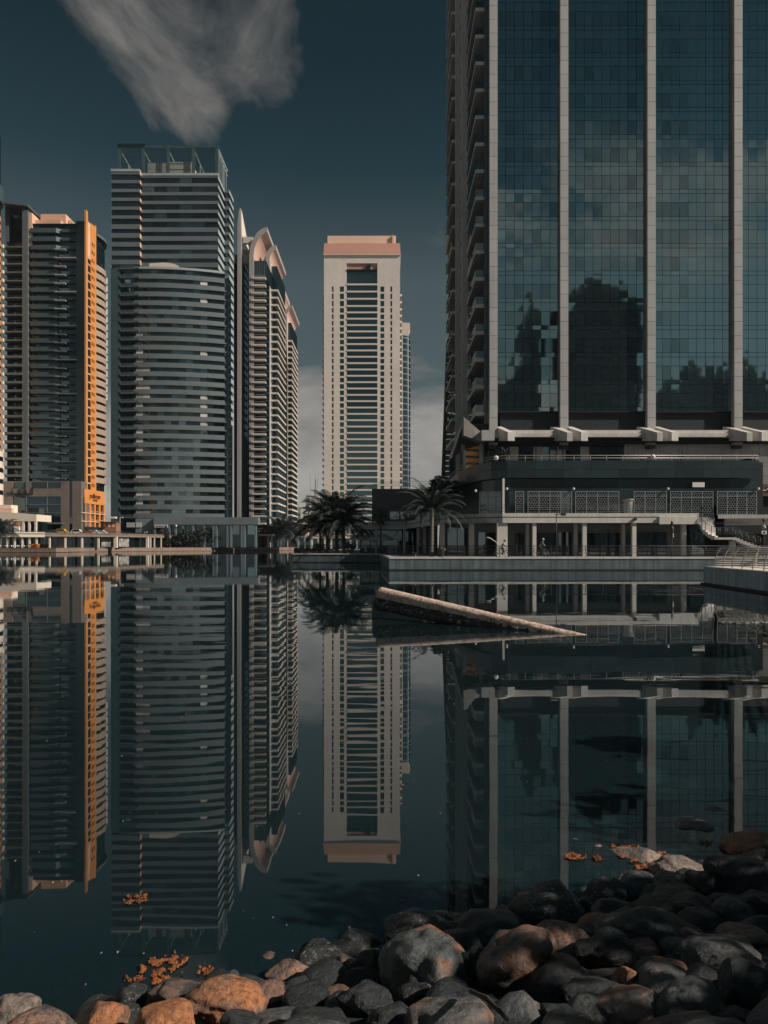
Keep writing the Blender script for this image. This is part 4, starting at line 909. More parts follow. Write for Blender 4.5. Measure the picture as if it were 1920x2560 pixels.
# ------------------------------------------------------------------ ARCHED TOWERS
def arched(name, label, Yq, us, v_top, fpx, vb0, spike=True):
    """us: dict of picture columns at depth Yq; quarter-vault roofs run back over the slabs"""
    X = lambda u, y=Yq: px(u, y); Z = lambda v, y=Yq: pz(v, y)
    r = thing(name, label, 'tower', (X(us['a']), Yq + 15, 1.3))
    zr = Z(us['vglass']); top = Z(v_top)
    def vault(x_l, x_apex, z_spring, z_apex, y0, y1, th, m_out, nm):
        n = 10; outer = []; inner = []
        for i in range(n + 1):
            a = R(90 * i / n); cx0 = x_apex; 
            ox = x_l + (x_apex - x_l)*(1 - math.cos(a))**0.95; oz = z_spring + (z_apex - z_spring)*math.sin(a)**1.0
            ix = x_l + th + (x_apex - x_l - th*0.1)*(1 - math.cos(a)); iz = z_spring + (z_apex - th*0.9 - z_spring)*math.sin(a)
            outer.append((ox, oz)); inner.append((min(ix, x_apex + 0.0), iz))
        m_ = MB(); N = n + 1
        vs = [(x, y0, z) for x, z in outer] + [(x, y0, z) for x, z in inner] + [(x, y1, z) for x, z in outer] + [(x, y1, z) for x, z in inner]
        fs = []; ms = []
        for i in range(n):
            m_.add([vs[i], vs[i+1], vs[2*N+i+1], vs[2*N+i]], [(0, 1, 2, 3)], 0, True)
            m_.add([vs[N+i], vs[3*N+i], vs[3*N+i+1], vs[N+i+1]], [(0, 1, 2, 3)], 1, True)
            m_.add([vs[i], vs[N+i], vs[N+i+1], vs[i+1]], [(0, 1, 2, 3)], 0)
            m_.add([vs[2*N+i], vs[2*N+i+1], vs[3*N+i+1], vs[3*N+i]], [(0, 1, 2, 3)], 0)
        m_.add([vs[n], vs[N+n], vs[3*N+n], vs[2*N+n]], [(0, 1, 2, 3)], 0)
        return m_.build(nm, [M['t3grey'], M['rib']], r)
    d = us['d']
    # first frame
    if spike:
        bx('dark_glass', r, M['t1dark'], X(583), X(623), Yq + 2, Yq + 30, 1.3, Z(655))
        bx('link_wall', r, M['t3grey'], X(583), X(624), Yq + 3.5, Yq + 28, Z(655), Z(630))
        bx('crown_wall', r, M['t4pink'], X(602), X(628), Yq + 6, Yq + 24, Z(652), Z(612))
        bx('crown_beam', r, M['t3white'], X(604), X(628), Yq + 4, Yq + 6, Z(600), Z(584))
        fin = MB().slab([(X(592), 1.3), (X(601.5), 1.3), (X(602.5), Z(590)), (X(601), Z(519)), (X(599), Z(518)), (X(596), Z(530)), (X(593), Z(560))], Yq + 0.5, Yq + 2.5).build('spire_fin', M['t3grey'], r)
        MB().add([(X(602.5), Yq + 2.5, Z(584)), (X(602.5), Yq + 24, Z(584)), (X(601), Yq + 4, Z(519)), (X(601.6), Yq + 2.5, Z(519)), (X(601.0), Yq + 2.5, Z(584)), (X(601.0), Yq + 24, Z(584))], [(0, 1, 2, 3), (4, 3, 2, 5), (0, 4, 5, 1), (1, 5, 2), (0, 3, 4)]).build('spire_web', M['cream'], r)
        bx('frame_pier', r, M['t3grey'], X(623), X(634), Yq, Yq + 26, 1.3, Z(642))
        vault(X(623), X(668), Z(642), Z(568), Yq, Yq + 23, X(634) - X(623), None, 'vault_roof')
        bx('glass_lantern', r, M['t4glass'], X(632), X(665), Yq + 1, Yq + 20, Z(692), Z(650))
        for k in range(5): bx('mullion', r, M['t1grey'], X(636 + k*6), X(636.6 + k*6), Yq + 0.8, Yq + 0.98, Z(692), Z(650))
        bx('bay_block', r, M['t1dark'], X(632), X(664), Yq + 2.2, Yq + 26, 1.3, Z(690))
        for i in range(36):
            v = 693 + i*fpx
            if v > 1330: break
            b_ = bx('balcony', r, M['t3white'], X(628), X(664), Yq - 0.6, Yq + 2.2, Z(v + 4.2), Z(v))
            bx('balcony_rail', r, M['steel'], X(630), X(664), Yq - 0.45, Yq - 0.4, Z(v - 4.6), Z(v - 3.8))
    y2 = Yq + 13; X_ = lambda u: px(u, y2); Z_ = lambda v: pz(v, y2)
    a, b, c = us['a'], us['b'], us['c']
    bx('frame_pier', r, M['t3grey'], X_(a), X_(b), y2, y2 + 3.5, 1.3, Z_(us['vs']))
    bx('frame_return', r, M['t3white'], X_(b) - 0.6, X_(b) + 0.02, y2 + 3.5, y2 + d*0.42, 1.3, Z_(us['vs']))
    vault(X_(a), X_(us['apex']), Z_(us['vs']), Z_(us['va']), y2, y2 + d, X_(b) - X_(a), None, 'vault_roof')
    bx('bay_block', r, M['t2glass'], X_(b) - 0.4, X_(c) - 0.8, y2 + 6, y2 + d, 1.3, Z_(us['vglass']))
    i = 0
    while True:
        v = us['vbal'] + i*fpx*us.get('fs', 1.0); i += 1
        if v > 1322: break
        bx('balcony', r, M['t3white'], X_(b), X_(c), y2 + 4.6, y2 + d - 2, Z_(v + 4.0), Z_(v))
    if not spike:
        bx('bay_block', r, M['t1dark'], X_(us['l']), X_(a), y2 + 2, y2 + 24, 1.3, Z_(us['vglass'] - 6))
        i = 0
        while True:
            v = us['vbal'] + i*fpx; i += 1
            if v > 1322: break
            bx('balcony', r, M['t3grey'], X_(us['l']), X_(a), y2 + 0.6, y2 + 2, Z_(v + 3.4), Z_(v))
        vault(X_(us['l'] - 2), X_(us['apex'] - 17), Z_(us['vs'] - 26), Z_(us['va'] - 34), y2 - 2, y2 + d*0.55, 2.0, None, 'vault_roof')
    return r
arched('arched_tower', 'pale tower with curved pink-lined roof vaults and a spire fin', 385.0, dict(a=664, b=674, c=692, d=40, vglass=655, vs=650, va=612, apex=690, vbal=716), 520, 18.6, 693)
arched('arched_tower', 'smaller vault-roofed pale tower half hidden behind the taller arched one', 470.0, dict(l=699, a=711, b=717, c=728, d=40, vglass=800, vs=790, va=763, apex=731, vbal=845), 763, 14.2, 840, False)

# ------------------------------------------------------------------ tower cut by the left edge
Y0 = 268.0; c0 = Vector((px(-70, Y0 + 8), Y0 + 8)); r0 = px(-2, Y0 + 8) - px(-70, Y0 + 8)
T0 = thing('round_tower', 'round cream banded tower cut by the left edge of the picture', 'tower', (c0.x, c0.y, 1.3))
def ringarc(r, a0=-100, a1=100, n=24): return [(c0.x + r*math.cos(R(a0 + (a1-a0)*i/n)), c0.y + r*math.sin(R(a0 + (a1-a0)*i/n))) for i in range(n + 1)]
MB().prism(ringarc(r0 - 0.6, 0, 345, 30), 1.3, pz(300, Y0)).build('shaft', M['t1dark'], T0)
bm0 = MB().strip(ringarc(r0 - 0.9, -110, 110), 0.9, 0, 1).mesh('floor_band', M['cream'], (c0.x, c0.y, 0))
bm0b = MB().strip(ringarc(r0 - 0.4, -110, 110), 0.9, 0, 1).mesh('floor_band', M['orange'], (c0.x, c0.y, 0))
# the strip thickness grows outward here, so bands stand proud of the shaft
for i in range(46):
    v = 302 + i*20.8
    if v > 1210: break
    if 430 < v < 500: continue
    inst('floor_band', bm0 if v < 480 else bm0b, T0, (c0.x, c0.y, pz(v + 11.5, Y0)), scale=(1 if v < 480 else 0.985, 1 if v < 480 else 0.985, 1.9))
MB().prism(ringarc(r0 + 0.4, 0, 345, 30), pz(475, Y0), pz(435, Y0)).build('collar', M['t1teal'], T0)
MB().prism(ringarc(r0 + 0.3, 0, 345, 30), 1.3, pz(1120, Y0)).build('base', M['cream'], T0)
for i in range(4): MB().strip(ringarc(r0 + 0.32, -60, 20, 8)[::-1], -0.1, pz(1146 + i*29, Y0), pz(1134 + i*29, Y0)).build('window', M['t1dark'], T0)

# ------------------------------------------------------------------ distant skyline and towers across the lake behind the viewer
M['far'] = mat('distant_facade', (0.30, 0.28, 0.26), 0.8, 0.2, 0.02, seam=(8, 4))
for (ua, ub, v, Yd, lab) in [(739, 752, 1268, 1300, 'pale distant block low beside the smaller arched tower'), (752, 764, 1276, 1400, 'pale distant block at the foot of the skyline gap'), (764, 774, 1240, 1500, 'hazy distant slab left of the needle tower'), (778, 797, 1245, 1600, 'hazy wide distant block under the needle tower'), (745, 770, 1310, 700, 'low peach building at the end of the water')]:
    o = thing('distant_building', lab, 'building', (px((ua+ub)/2, Yd), Yd, 1.3), 'distant skyline buildings')
    MB().box(px(ua, Yd), px(ub, Yd), Yd, Yd + 40, 1.3, pz(v, Yd)).build('wall', M['far' if Yd > 800 else 'peach'], o)
    nb = max(2, int((pz(v, Yd) - 5)/12))
    for i in range(nb): bx('window_band', o, M['t2glass'], px(ua, Yd) + 1, px(ub, Yd) - 1, Yd - 0.4, Yd - 0.01, 6 + i*12, 10 + i*12)
    bx('roof_box', o, M['far'], px(ua, Yd) + 2, px((ua+ub)/2, Yd), Yd + 5, Yd + 20, pz(v, Yd), pz(v, Yd) + 4)
Yn = 1900.0
o = thing('needle_tower', 'faint stepped tower with a needle spire on the distant skyline', 'tower', (px(787, Yn), Yn + 20, 1.3), 'distant skyline buildings')
for (w, va, vb) in [(15, 1400, 1262), (10.5, 1262, 1240), (6.5, 1240, 1222), (3.2, 1222, 1206)]:
    bx('tier', o, M['far'], px(787 - w/2, Yn), px(787 + w/2, Yn), Yn + 20 - w*.8, Yn + 20 + w*.8, max(1.3, pz(va, Yn)), pz(vb, Yn))
MB().tube([(px(787, Yn), Yn + 20, pz(1206, Yn)), (px(787, Yn), Yn + 20, pz(1182, Yn))], [1.6, 0.3], 6).build('spire', M['far'], o)
for u, v in ((776, 1190), (794, 1196)):
    o2 = thing('mast', 'thin distant mast %s the needle tower' % ('left of' if u < 787 else 'right of'), 'mast', (px(u, Yn), Yn, 1.3)); MB().tube([(px(u, Yn), Yn, 1.3), (px(u, Yn), Yn, pz(v, Yn))], [2.2, 0.8], 5).build('shaft', M['far'], o2)
# towers behind the viewer: seen only as dark shapes in the glass of the right tower
def mirrored(ua, ub, v, Yo_, lab, steps=2):
    Ym = 2*YG - Yo_; x0, x1, z1 = px(ua, Ym), px(ub, Ym), pz(v, Ym)
    o = thing('opposite_tower', lab, 'tower', ((x0+x1)/2, Yo_, 1.0), 'towers across the water mirrored in the glass facade')
    MB().box(x0, x1, Yo_ - 30, Yo_, 1.0, z1).build('shaft', M['t1dark'], o)
    for k in range(int((z1 - 12)/3.9)): bx('floor_band', o, M['t1teal'], x0 - .2, x1 + .2, Yo_ - 0.1, Yo_ + 0.4, 10 + k*3.9, 11.6 + k*3.9)
    bx('roof_block', o, M['t1grey'], x0 + (x1-x0)*.2, x0 + (x1-x0)*.75, Yo_ - 22, Yo_ - 4, z1, z1 + 7)
    bx('roof_block', o, M['t1grey'], x0 + (x1-x0)*.35, x0 + (x1-x0)*.55, Yo_ - 18, Yo_ - 8, z1 + 7, z1 + 12)
mirrored(1428, 1606, 745, -150, 'broad dark tower mirrored in the bay between the second and third fin')
mirrored(1312, 1352, 792, -190, 'narrow dark tower mirrored in the glass bay nearest the balconies')
mirrored(1288, 1340, 925, -170, 'lower dark block mirrored beside the narrow one in the first bay')
for i, (ua, ub, v) in enumerate([(1660, 1710, 985), (1735, 1765, 935), (1775, 1830, 950), (1845, 1862, 935), (1872, 1905, 925), (1925, 1990, 960), (1230, 1285, 970)]):
    mirrored(ua, ub, v, -300 - 20*i, ['squat dark block mirrored low in the third bay', 'slim dark block mirrored low in the third bay', 'wide dark block mirrored low beside the fourth fin', 'dark sliver of a tower mirrored behind the fourth fin', 'dark tower mirrored low in the rightmost bay', 'dark block beyond the right edge of the glass facade', 'low dark block mirrored behind the first fin'][i])
flat('far_bank', [(-2600, -2600), (2600, -2600), (2600, -60), (40, -60), (14, -4), (-14, -5.6), (-60, -60), (-2600, -60)], 1.0, M['paving'])
# ------------------------------------------------------------------ LEFT SHORE: arcade deck, kiosk, cars, low buildings
D = thing('retail_arcade', 'long pale retail arcade with a car deck on its roof', 'building', (-105, 285, 1.5))
dl = [(px(-30, 258), 258), (px(112, 264), 264), (px(287, 280), 280), (px(428, 316), 316)]
ZD = pz(1333, 270)
MB().strip(dl, 30.0, ZD - 0.55, ZD - 0.05).build('deck', M['paving'], D)
MB().strip(dl[:2] , 0.8, pz(1342.5, 262), ZD + 0.3).build('fascia', M['cream'], D)
MB().strip(dl[1:], 0.8, pz(1342, 275), ZD + 0.1).build('fascia', M['quaywarm'], D)
MB().strip([(x, y + 6) for x, y in dl], 0.6, 1.5, ZD - 0.6).build('back_wall', M['t1dark'], D)
def online(u):
    for a, b in zip(dl, dl[1:]):
        ua = CX + a[0]/a[1]*F; ub = CX + b[0]/b[1]*F
        if ua <= u <= ub:
            t = (u - ua)/(ub - ua)
            for _ in range(6):
                x = a[0] + (b[0]-a[0])*t; y = a[1] + (b[1]-a[1])*t; t += (u - (CX + x/y*F))/(ub - ua)
            return (x, y)
    return dl[-1]
for u, w in [(14, .45), (33, .5), (52, .5), (70, .5), (88, .5), (121, .5), (160, .55), (202, .6), (243, .65), (286, 1.2), (366, 1.0), (374, .5), (384, .4), (401, .4), (424, .6)]:
    x, y = online(u); bx('column', D, M['cream'], x - w/2, x + w/2, y + 0.85, y + 0.85 + w, 1.5, pz(1342, y))
def panel(ua, ub, va, vb, m, nm, back=5.6):
    a, b = online(ua), online(ub)
    return MB().strip([(a[0], a[1] + back), (b[0], b[1] + back)], 0.15, max(1.5, pz(vb, a[1] + back)), pz(va, a[1] + back)).build(nm, m, D)
M['mural'] = mat('printed_hoarding', (0.10, 0.10, 0.10), 0.6, 0.2, 0.6, col2=(0.42, 0.39, 0.36))
panel(128, 152, 1343, 1366, M['brown'], 'curtain_panel'); panel(166, 242, 1342.5, 1367, M['t1dark'], 'hoarding'); panel(246, 282, 1342.5, 1367, M['mural'], 'mural', 3.0); panel(290, 316, 1342.5, 1367, M['mural'], 'mural', 3.0)
xa = online(205); text('T RETAIL', D, 1.0, (xa[0], xa[1] + 5.35, pz(1356, xa[1] + 5.5)), math.atan2(16, 22), M['white'])
for (u, lab) in [(17, 'a'), (26, 'a')]: pass
# deck parapet rail
MB().strip([(x, y + 0.3) for x, y in dl], 0.08, ZD + 0.3, ZD + 0.9).build('deck_parapet', M['glassrail'], D)
# white kiosk
K = thing('white_kiosk', 'white single-storey kiosk with red and orange shop signs', 'kiosk', (px(40, 268), 272, ZD))
yk = 268.0; kx = lambda u: px(u, yk); kz = lambda v: pz(v, yk)
kb = MB().slab([(kx(-20), kz(1303)), (kx(91), kz(1303)), (kx(91), kz(1286)), (kx(-20), kz(1277))], yk, yk + 12).build('upper_wall', M['cream'], K)
bx('wall', K, M['cream'], kx(-20), kx(57), yk + 0.5, yk + 10, ZD - 0.05, kz(1303)); bx('opening', K, M['t1dark'], kx(57), kx(90), yk + 2, yk + 9, ZD - 0.05, kz(1303))
for u in (57, 72, 88): bx('column', K, M['cream'], kx(u) - .3, kx(u) + .4, yk + 0.05, yk + 0.8, ZD - 0.05, kz(1303))
bx('sign', K, mat('red_sign', (0.35, 0.06, 0.05), 0.5), kx(22), kx(37), yk + 0.2, yk + 0.45, kz(1310.5), kz(1302)); bx('sign', K, M['orange'], kx(40), kx(56), yk + 0.2, yk + 0.45, kz(1314), kz(1300.5))
bx('sign', K, mat('small_red_sign', (0.5, 0.07, 0.05), 0.5), kx(76), kx(85), yk + 1.7, yk + 1.9, kz(1309.5), kz(1304))
for a, b, c, d in ((24, 36, 1303.5, 1309), (42, 55, 1303, 1311)):
    for k in range(3): bx('sign_bar', K, M['white'], kx(a + 1.5), kx(b - 2 - k), yk + .12, yk + .19, kz(c + 2 + k*2), kz(c + 1.1 + k*2))
bx('roof_box', K, M['cream'], kx(-20), kx(17), yk + 3, yk + 8, kz(1281), kz(1261)); bx('roof_box', K, M['peach'], kx(-10), kx(24), yk + 1.5, yk + 3, kz(1281), kz(1270))
bx('counter', K, M['t1grey'], kx(24), kx(34), yk - 0.5, yk + 0.3, ZD - 0.05, kz(1314)); bx('counter', K, M['white'], kx(38), kx(50), yk - 0.8, yk + 0.2, ZD - 0.05, kz(1315))
# lamp posts and sign post on the deck
def lamp(u, v0, v1, Yl, lab, two=True, m='white'):
    o = thing('street_lamp', lab, 'lamp', (px(u, Yl), Yl, pz(v0, Yl)), 'street lamps')
    x = px(u, Yl); z0, z1 = pz(v0, Yl), pz(v1, Yl); h = z1 - z0
    MB().tube([(x, Yl, z0), (x, Yl, z0 + h*.6), (x, Yl, z1)], [h*.018, h*.014, h*.012], 8).build('pole', M[m], o)
    for s in ((-1, 1) if two else (1,)):
        MB().bar((x, Yl, z1 - h*.02), (x + s*h*.16, Yl, z1), h*.03, h*.018).build('arm', M[m], o)
        MB().box(x + s*h*.16 - h*.05, x + s*h*.16 + h*.05, Yl - .15, Yl + .15, z1 - h*.05, z1 + h*.015).build('head', M[m], o)
lamp(94, 1331, 1304, 272, 'white twin-arm lamp right of the white kiosk', True); lamp(100.5, 1331, 1305, 276, 'second white lamp just right of the twin-arm one', False)
lamp(300, 1331, 1293, 300, 'slim white lamp at the foot of the grey banded tower', False); lamp(361, 1366, 1330, 309, 'slim pale lamp in front of the curved tower podium', False)
lamp(110.5, 1367, 1345, 256, 'short lamp on the terrace with orange tubs', False, 't1grey')
lamp(1391, 1392, 1284, 74.6, 'dark lamp pole on the quay right of the second cyclist', False, 'rail')
# cars on the deck
def car(u, Yc, lab, colr, L=4.5, hh=1.5, rot=0.0, van=False):
    x = px(u, Yc); z = ZD - 0.05; o = thing('parked_car' if not van else 'delivery_van', lab, 'car' if not van else 'van', (x, Yc, z), 'cars on the arcade deck')
    o.rotation_euler.z = rot; ORG[o.name] = Vector((0, 0, 0))
    pb = [(-L/2, .35), (L/2, .35), (L/2, .75), (L*.36, .85), (L*.2, hh - .05), (-L*.3, hh), (-L*.47, .9), (-L/2, .8)] if not van else [(-L/2, .35), (L/2, .35), (L/2, 1.0), (L*.36, hh), (-L/2, hh)]
    b_ = MB().slab(pb, -.85, .85).build('body', mat('car_paint', colr, 0.3, 0.03), o)
    wp_ = [(L*.30, .9), (L*.185, hh - .12), (-L*.28, hh - .1), (-L*.40, .92)] if not van else [(L*.44, 1.1), (L*.33, hh - .15), (L*.12, hh - .15), (L*.12, 1.1)]
    MB().slab(wp_[::-1], -.87, .87).build('window', M['t1dark'], o)
    for sx in (-L*.32, L*.32):
        for sy in (-.86, .7):
            w_ = MB().lathe([(.33, 0), (.33, .18)], (0, 0, 0), 12); w_.v = [(sx + a, sy + c, .33 + b) for a, b, c in w_.v]; w_.build('wheel', M['t1dark'], o)
    for sy in (-.6, .6): MB().box(L/2 - .05, L/2 + .02, sy - .15, sy + .15, .6, .75).build('headlight', M['white'], o)
car(193, 282, 'white sports utility car at the ochre hotel front', (.7, .7, .68), 4.7, 1.75); car(205, 288, 'white van behind the white sports utility car', (.7, .7, .7), 5.2, 2.5, 0, True)
car(220, 281.5, 'small red car between two white cars', (.5, .04, .02), 3.6, 1.3); car(235, 283, 'white hatchback under the black canopy', (.65, .65, .63), 3.9, 1.45); car(253, 284, 'white saloon car right of the black canopy', (.7, .7, .68), 4.4, 1.4)
car(155, 274, 'yellow cab standing alone on the deck', (.7, .33, .03), 4.4, 1.75); car(130, 273, 'dark saloon car left of the yellow cab', (.03, .035, .04), 4.4, 1.4)
cn = thing('black_canopy', 'black fabric canopy over the hotel entrance', 'canopy', (px(231, 288), 288, ZD)); 
MB().slab([(px(210, 288), pz(1326, 288)), (px(252, 288), pz(1326, 288)), (px(246, 288), pz(1318, 288)), (px(214, 288), pz(1316.5, 288))], 286.4, 290).build('fabric', M['t1dark'], cn)
for u in (211, 231, 251): bx('post', cn, M['t1grey'], px(u, 288) - .1, px(u, 288) + .1, 286.8, 287, ZD, pz(1325, 288))
bk = thing('brown_kiosk', 'brown timber kiosk right of the black canopy', 'kiosk', (px(271, 292), 294, ZD))
bx('wall', bk, mat('brown_boards', (.30, .15, .09), .7, .2, .5, seam=(1.2, 6)), px(251, 292), px(290, 292), 292, 297, ZD, pz(1306, 292)); bx('roof', bk, M['brown'], px(249, 292), px(292, 292), 291.4, 297.5, pz(1306, 292), pz(1304.5, 292))
for u in (259, 270, 280): bx('hatch', bk, M['peach'], px(u, 292), px(u + 6, 292), 291.9, 291.99, pz(1318, 292), pz(1309, 292))
bx('white_awning', bk, M['cream'], px(262, 290), px(290, 290), 289, 291.3, pz(1296, 290), pz(1292, 290))
# podium of the curved tower and the lower shore arcade
Q = thing('grey_podium', 'grey metal-clad podium with shop windows below the curved tower', 'building', (px(500, 322), 326, 1.5)); yq = 322.0
qx = lambda u: px(u, yq); qz = lambda v: pz(v, yq)
M['qclad'] = mat('grey_metal_cladding', (0.15, 0.19, 0.205), 0.5, 0.1, .2, seam=(1.6, 8), seamdark=0.75)
bx('wall', Q, M['t1dark'], qx(385), qx(640), yq + 1.5, yq + 6, 1.5, qz(1311)); bx('fascia', Q, M['qclad'], qx(384), qx(645), yq, yq + 6.2, qz(1311.5), qz(1293)); bx('fascia', Q, M['qclad'], qx(335), qx(384), yq + 2, yq + 6, qz(1333), qz(1296))
for u in (384, 402, 420, 436, 455, 480, 508, 531, 538, 566, 574, 602, 608, 636): bx('pier', Q, M['qclad'], qx(u), qx(u + 5), yq + 0.2, yq + 1.6, 1.5, qz(1311.5))
for u in (536, 571, 612): bx('shop_window', Q, M['t2pane'], qx(u + 6), qx(u + 26), yq + 1.3, yq + 1.45, qz(1336), qz(1313))
for u in (313, 337): bx('pale_window', Q, M['blind'], qx(u), qx(u + (21 if u < 330 else 13)), yq + 1.6, yq + 1.95, qz(1318), qz(1306))  # panes in the pale drawn-blind material
bx('sign_board', Q, M['white'], qx(387), qx(420), yq - .3, yq - .05, qz(1318.5), qz(1312)); bx('sign_mark', Q, M['t1dark'], qx(413), qx(418), yq - .4, yq - .31, qz(1317.5), qz(1313.5))
for k in range(8): bx('sign_mark', Q, M['t1dark'], qx(390 + k*2.7), qx(391.8 + k*2.7), yq - .4, yq - .31, qz(1316.5), qz(1314.2))
dsc = MB().lathe([(.55, 0), (.55, .15)], (0, 0, 0), 16); dsc.v = [(qx(440) + a, yq - .1 + c, qz(1315) + b) for a, b, c in dsc.v]; dsc.build('round_sign', M['white'], Q)
L2 = thing('shore_pavilion', 'low pale flat-roofed pavilion on the shore beside the palms', 'building', (px(632, 345), 346, 1.5)); yl = 343.0
lx = lambda u: px(u, yl); lz = lambda v: pz(v, yl)
bx('roof', L2, M['cream'], lx(540), lx(681), yl, yl + 10, lz(1340), lz(1335)); bx('wall', L2, M['t1dark'], lx(560), lx(668), yl + 4, yl + 9, 1.5, lz(1340))
for u in (613, 642, 668, 677): bx('column', L2, M['cream'], lx(u), lx(u + 3.4), yl + .2, yl + .9, 1.5, lz(1340))
bx('white_bay', L2, M['cream'], lx(602), lx(616), yl + 1.5, yl + 2.5, 1.5, lz(1340)); bx('red_banner', L2, mat('red_banner', (.35, .06, .03), .7), lx(662), lx(664.5), yl + 1, yl + 1.2, 1.5, lz(1343))
# pavilions seen through the palms
for (ua, ub, va, Yv, lab, m_) in [(744, 778, 1340, 290, 'small grey gate pavilion between the far shore and the palm cluster', 't2side'), (778, 905, 1342, 260, 'long cream pavilion glimpsed through the palm trunks', 'cream')]:
    o = thing('far_pavilion', lab, 'building', (px((ua+ub)/2, Yv), Yv + 3, 1.3)); bx('roof', o, M[m_], px(ua, Yv), px(ub, Yv), Yv, Yv + 8, pz(va + 4, Yv), pz(va, Yv)); bx('wall', o, M['t1dark'], px(ua + 2, Yv), px(ub - 2, Yv), Yv + 1.5, Yv + 7, 1.3, pz(va + 4, Yv))
    for k in range(int((ub-ua)/16) + 1): bx('column', o, M[m_], px(ua + k*16, Yv), px(ua + k*16 + 4, Yv), Yv + .1, Yv + .8, 1.3, pz(va + 4, Yv))
# terrace clutter on the near-left quay: tubs, tables, chairs
for i, (u, Yt, lab) in enumerate([(80, 256, 'orange planter tub nearer the kiosk end of the terrace'), (92.5, 255.5, 'orange planter tub nearer the quay step')]):
    tag(MB().lathe([(.75, 0), (.95, 1.3), (1.0, 1.35), (.9, 1.36), (.85, 1.2)], (px(u, Yt), Yt, 1.55), 14).build('planter_tub', mat('orange_plastic', (.75, .22, .02), .5)), lab, 'planter', 'orange tubs on the terrace')
M['awn'] = mat('dark_canvas', (.03, .04, .045), .8)
def table_set(u, Yt, lab):
    x = px(u, Yt); o = thing('cafe_table', lab, 'table', (x, Yt, 1.55), 'cafe tables on the shore terrace')
    MB().lathe([(.5, .72), (.5, .76)], (x, Yt, 1.55), 12).build('top', M['white'], o); MB().tube([(x, Yt, 1.55), (x, Yt, 2.3)], .05, 6).build('leg', M['rail'], o)
    for s in (-1, 1):
        c = thing('cafe_chair', 'pale cafe chair %s of the %s' % ('left' if s < 0 else 'right', lab), 'chair', (x + s*1.0, Yt, 1.55), 'cafe chairs on the shore terrace')
        xx = x + s*1.0
        MB().box(xx - .25, xx + .25, Yt - .25, Yt + .25, 1.98, 2.04).build('seat', M['orange' if u > 100 else 't1grey'], c); MB().box(xx + s*.22, xx + s*.27, Yt - .25, Yt + .25, 2.05, 2.5).build('backrest', M['white'], c)
        for a in (-.2, .2):
            for b in (-.2, .2): MB().box(xx + a - .02, xx + a + .02, Yt + b - .02, Yt + b + .02, 1.55, 1.98).build('leg', M['rail'], c)
for i, u in enumerate((10, 24, 38, 52, 66)): table_set(u, 255 + (i % 2)*1.2, '%s table left of the orange tubs' % ['fifth', 'fourth', 'third', 'second', 'first'][i])
for i, u in enumerate((118, 138, 152, 166)): table_set(u, 275 + i*1.5, '%s table along the quay right of the step' % ['first', 'second', 'third', 'fourth'][i])

# ------------------------------------------------------------------ left-back dark building beside the podium, umbrellas, clutter on the jutting quay
N2 = thing('dark_pavilion_building', 'dark two-storey building behind the lone palm with a pale ground-floor arcade', 'building', (px(1000, 112), 116, 1.3)); yn = 112.0
nx_ = lambda u: px(u, yn); nz_ = lambda v: pz(v, yn)
bx('upper_wall', N2, M['stone'], nx_(930), nx_(1175), yn, yn + 20, nz_(1302), nz_(1222))
for k in range(5): bx('upper_window', N2, M['shop'], nx_(975 + k*26), nx_(998 + k*26), yn - .08, yn - .01, nz_(1298), nz_(1278))
for k in range(6): bx('window_bar', N2, M['greypanel'], nx_(973.5 + k*26), nx_(975 + k*26), yn - .15, yn - .01, nz_(1300), nz_(1272))
bx('window_bar', N2, M['greypanel'], nx_(960), nx_(1100), yn - .16, yn - .02, nz_(1279), nz_(1278))
for zz in (1.0, .7, .4): MB().tube([(nx_(930), yn + .3, nz_(1222) + zz), (nx_(1175), yn + .3, nz_(1222) + zz + .3)], .03, 5).build('roof_rail', M['steel'], N2)
bx('fascia', N2, M['conc'], nx_(903), nx_(1016), yn - 4.0, yn - 3.4, nz_(1325), nz_(1310)); bx('slab', N2, M['conc'], nx_(900), nx_(1020), yn - 4.2, yn, nz_(1310), nz_(1307.5))
for u in (938, 1006): bx('column', N2, M['conc'], nx_(u), nx_(u + 5), yn - 3.8, yn - 3.3, 1.3, nz_(1325))
bx('ground_wall', N2, M['t1dark'], nx_(900), nx_(1060), yn, yn + 2, 1.3, nz_(1308))
bx('grey_wall', N2, M['greypanel'], px(1050, 100), px(1094, 100), 100, 101, 1.3, pz(1312, 100))
for u in (1042, 1058, 1080): bx('column', N2, M['conc'], px(u, 98), px(u + 7, 98), 98, 98.6, 1.3, pz(1318, 98))
def umbrella(u, Yt, w, lab):
    x = px(u, Yt); o = thing('sun_umbrella', lab, 'umbrella', (x, Yt, 1.3), 'sun umbrellas by the palms')
    n = 8; m_ = MB(); zt = pz(1333, Yt); ze = pz(1346, Yt)
    vs = [(x, Yt, zt)] + [(x + w*math.cos(2*math.pi*k/n + .4), Yt + w*math.sin(2*math.pi*k/n + .4), ze) for k in range(n)] + [(x + w*math.cos(2*math.pi*k/n + .4), Yt + w*math.sin(2*math.pi*k/n + .4), ze - .22) for k in range(n)]
    m_.add(vs, [(0, k + 1, (k+1) % n + 1) for k in range(n)] + [(k + 1, n + k + 1, n + (k+1) % n + 1, (k+1) % n + 1) for k in range(n)])
    m_.build('canopy', M['conc'], o); MB().tube([(x, Yt, 1.3), (x, Yt, zt)], .05, 6).build('pole', M['steel'], o)
    for k in range(n): MB().bar((x, Yt, zt - .06), (x + w*.96*math.cos(2*math.pi*k/n + .4), Yt + w*.96*math.sin(2*math.pi*k/n + .4), ze - .05), .03, .03).build('rib', M['steel'], o)
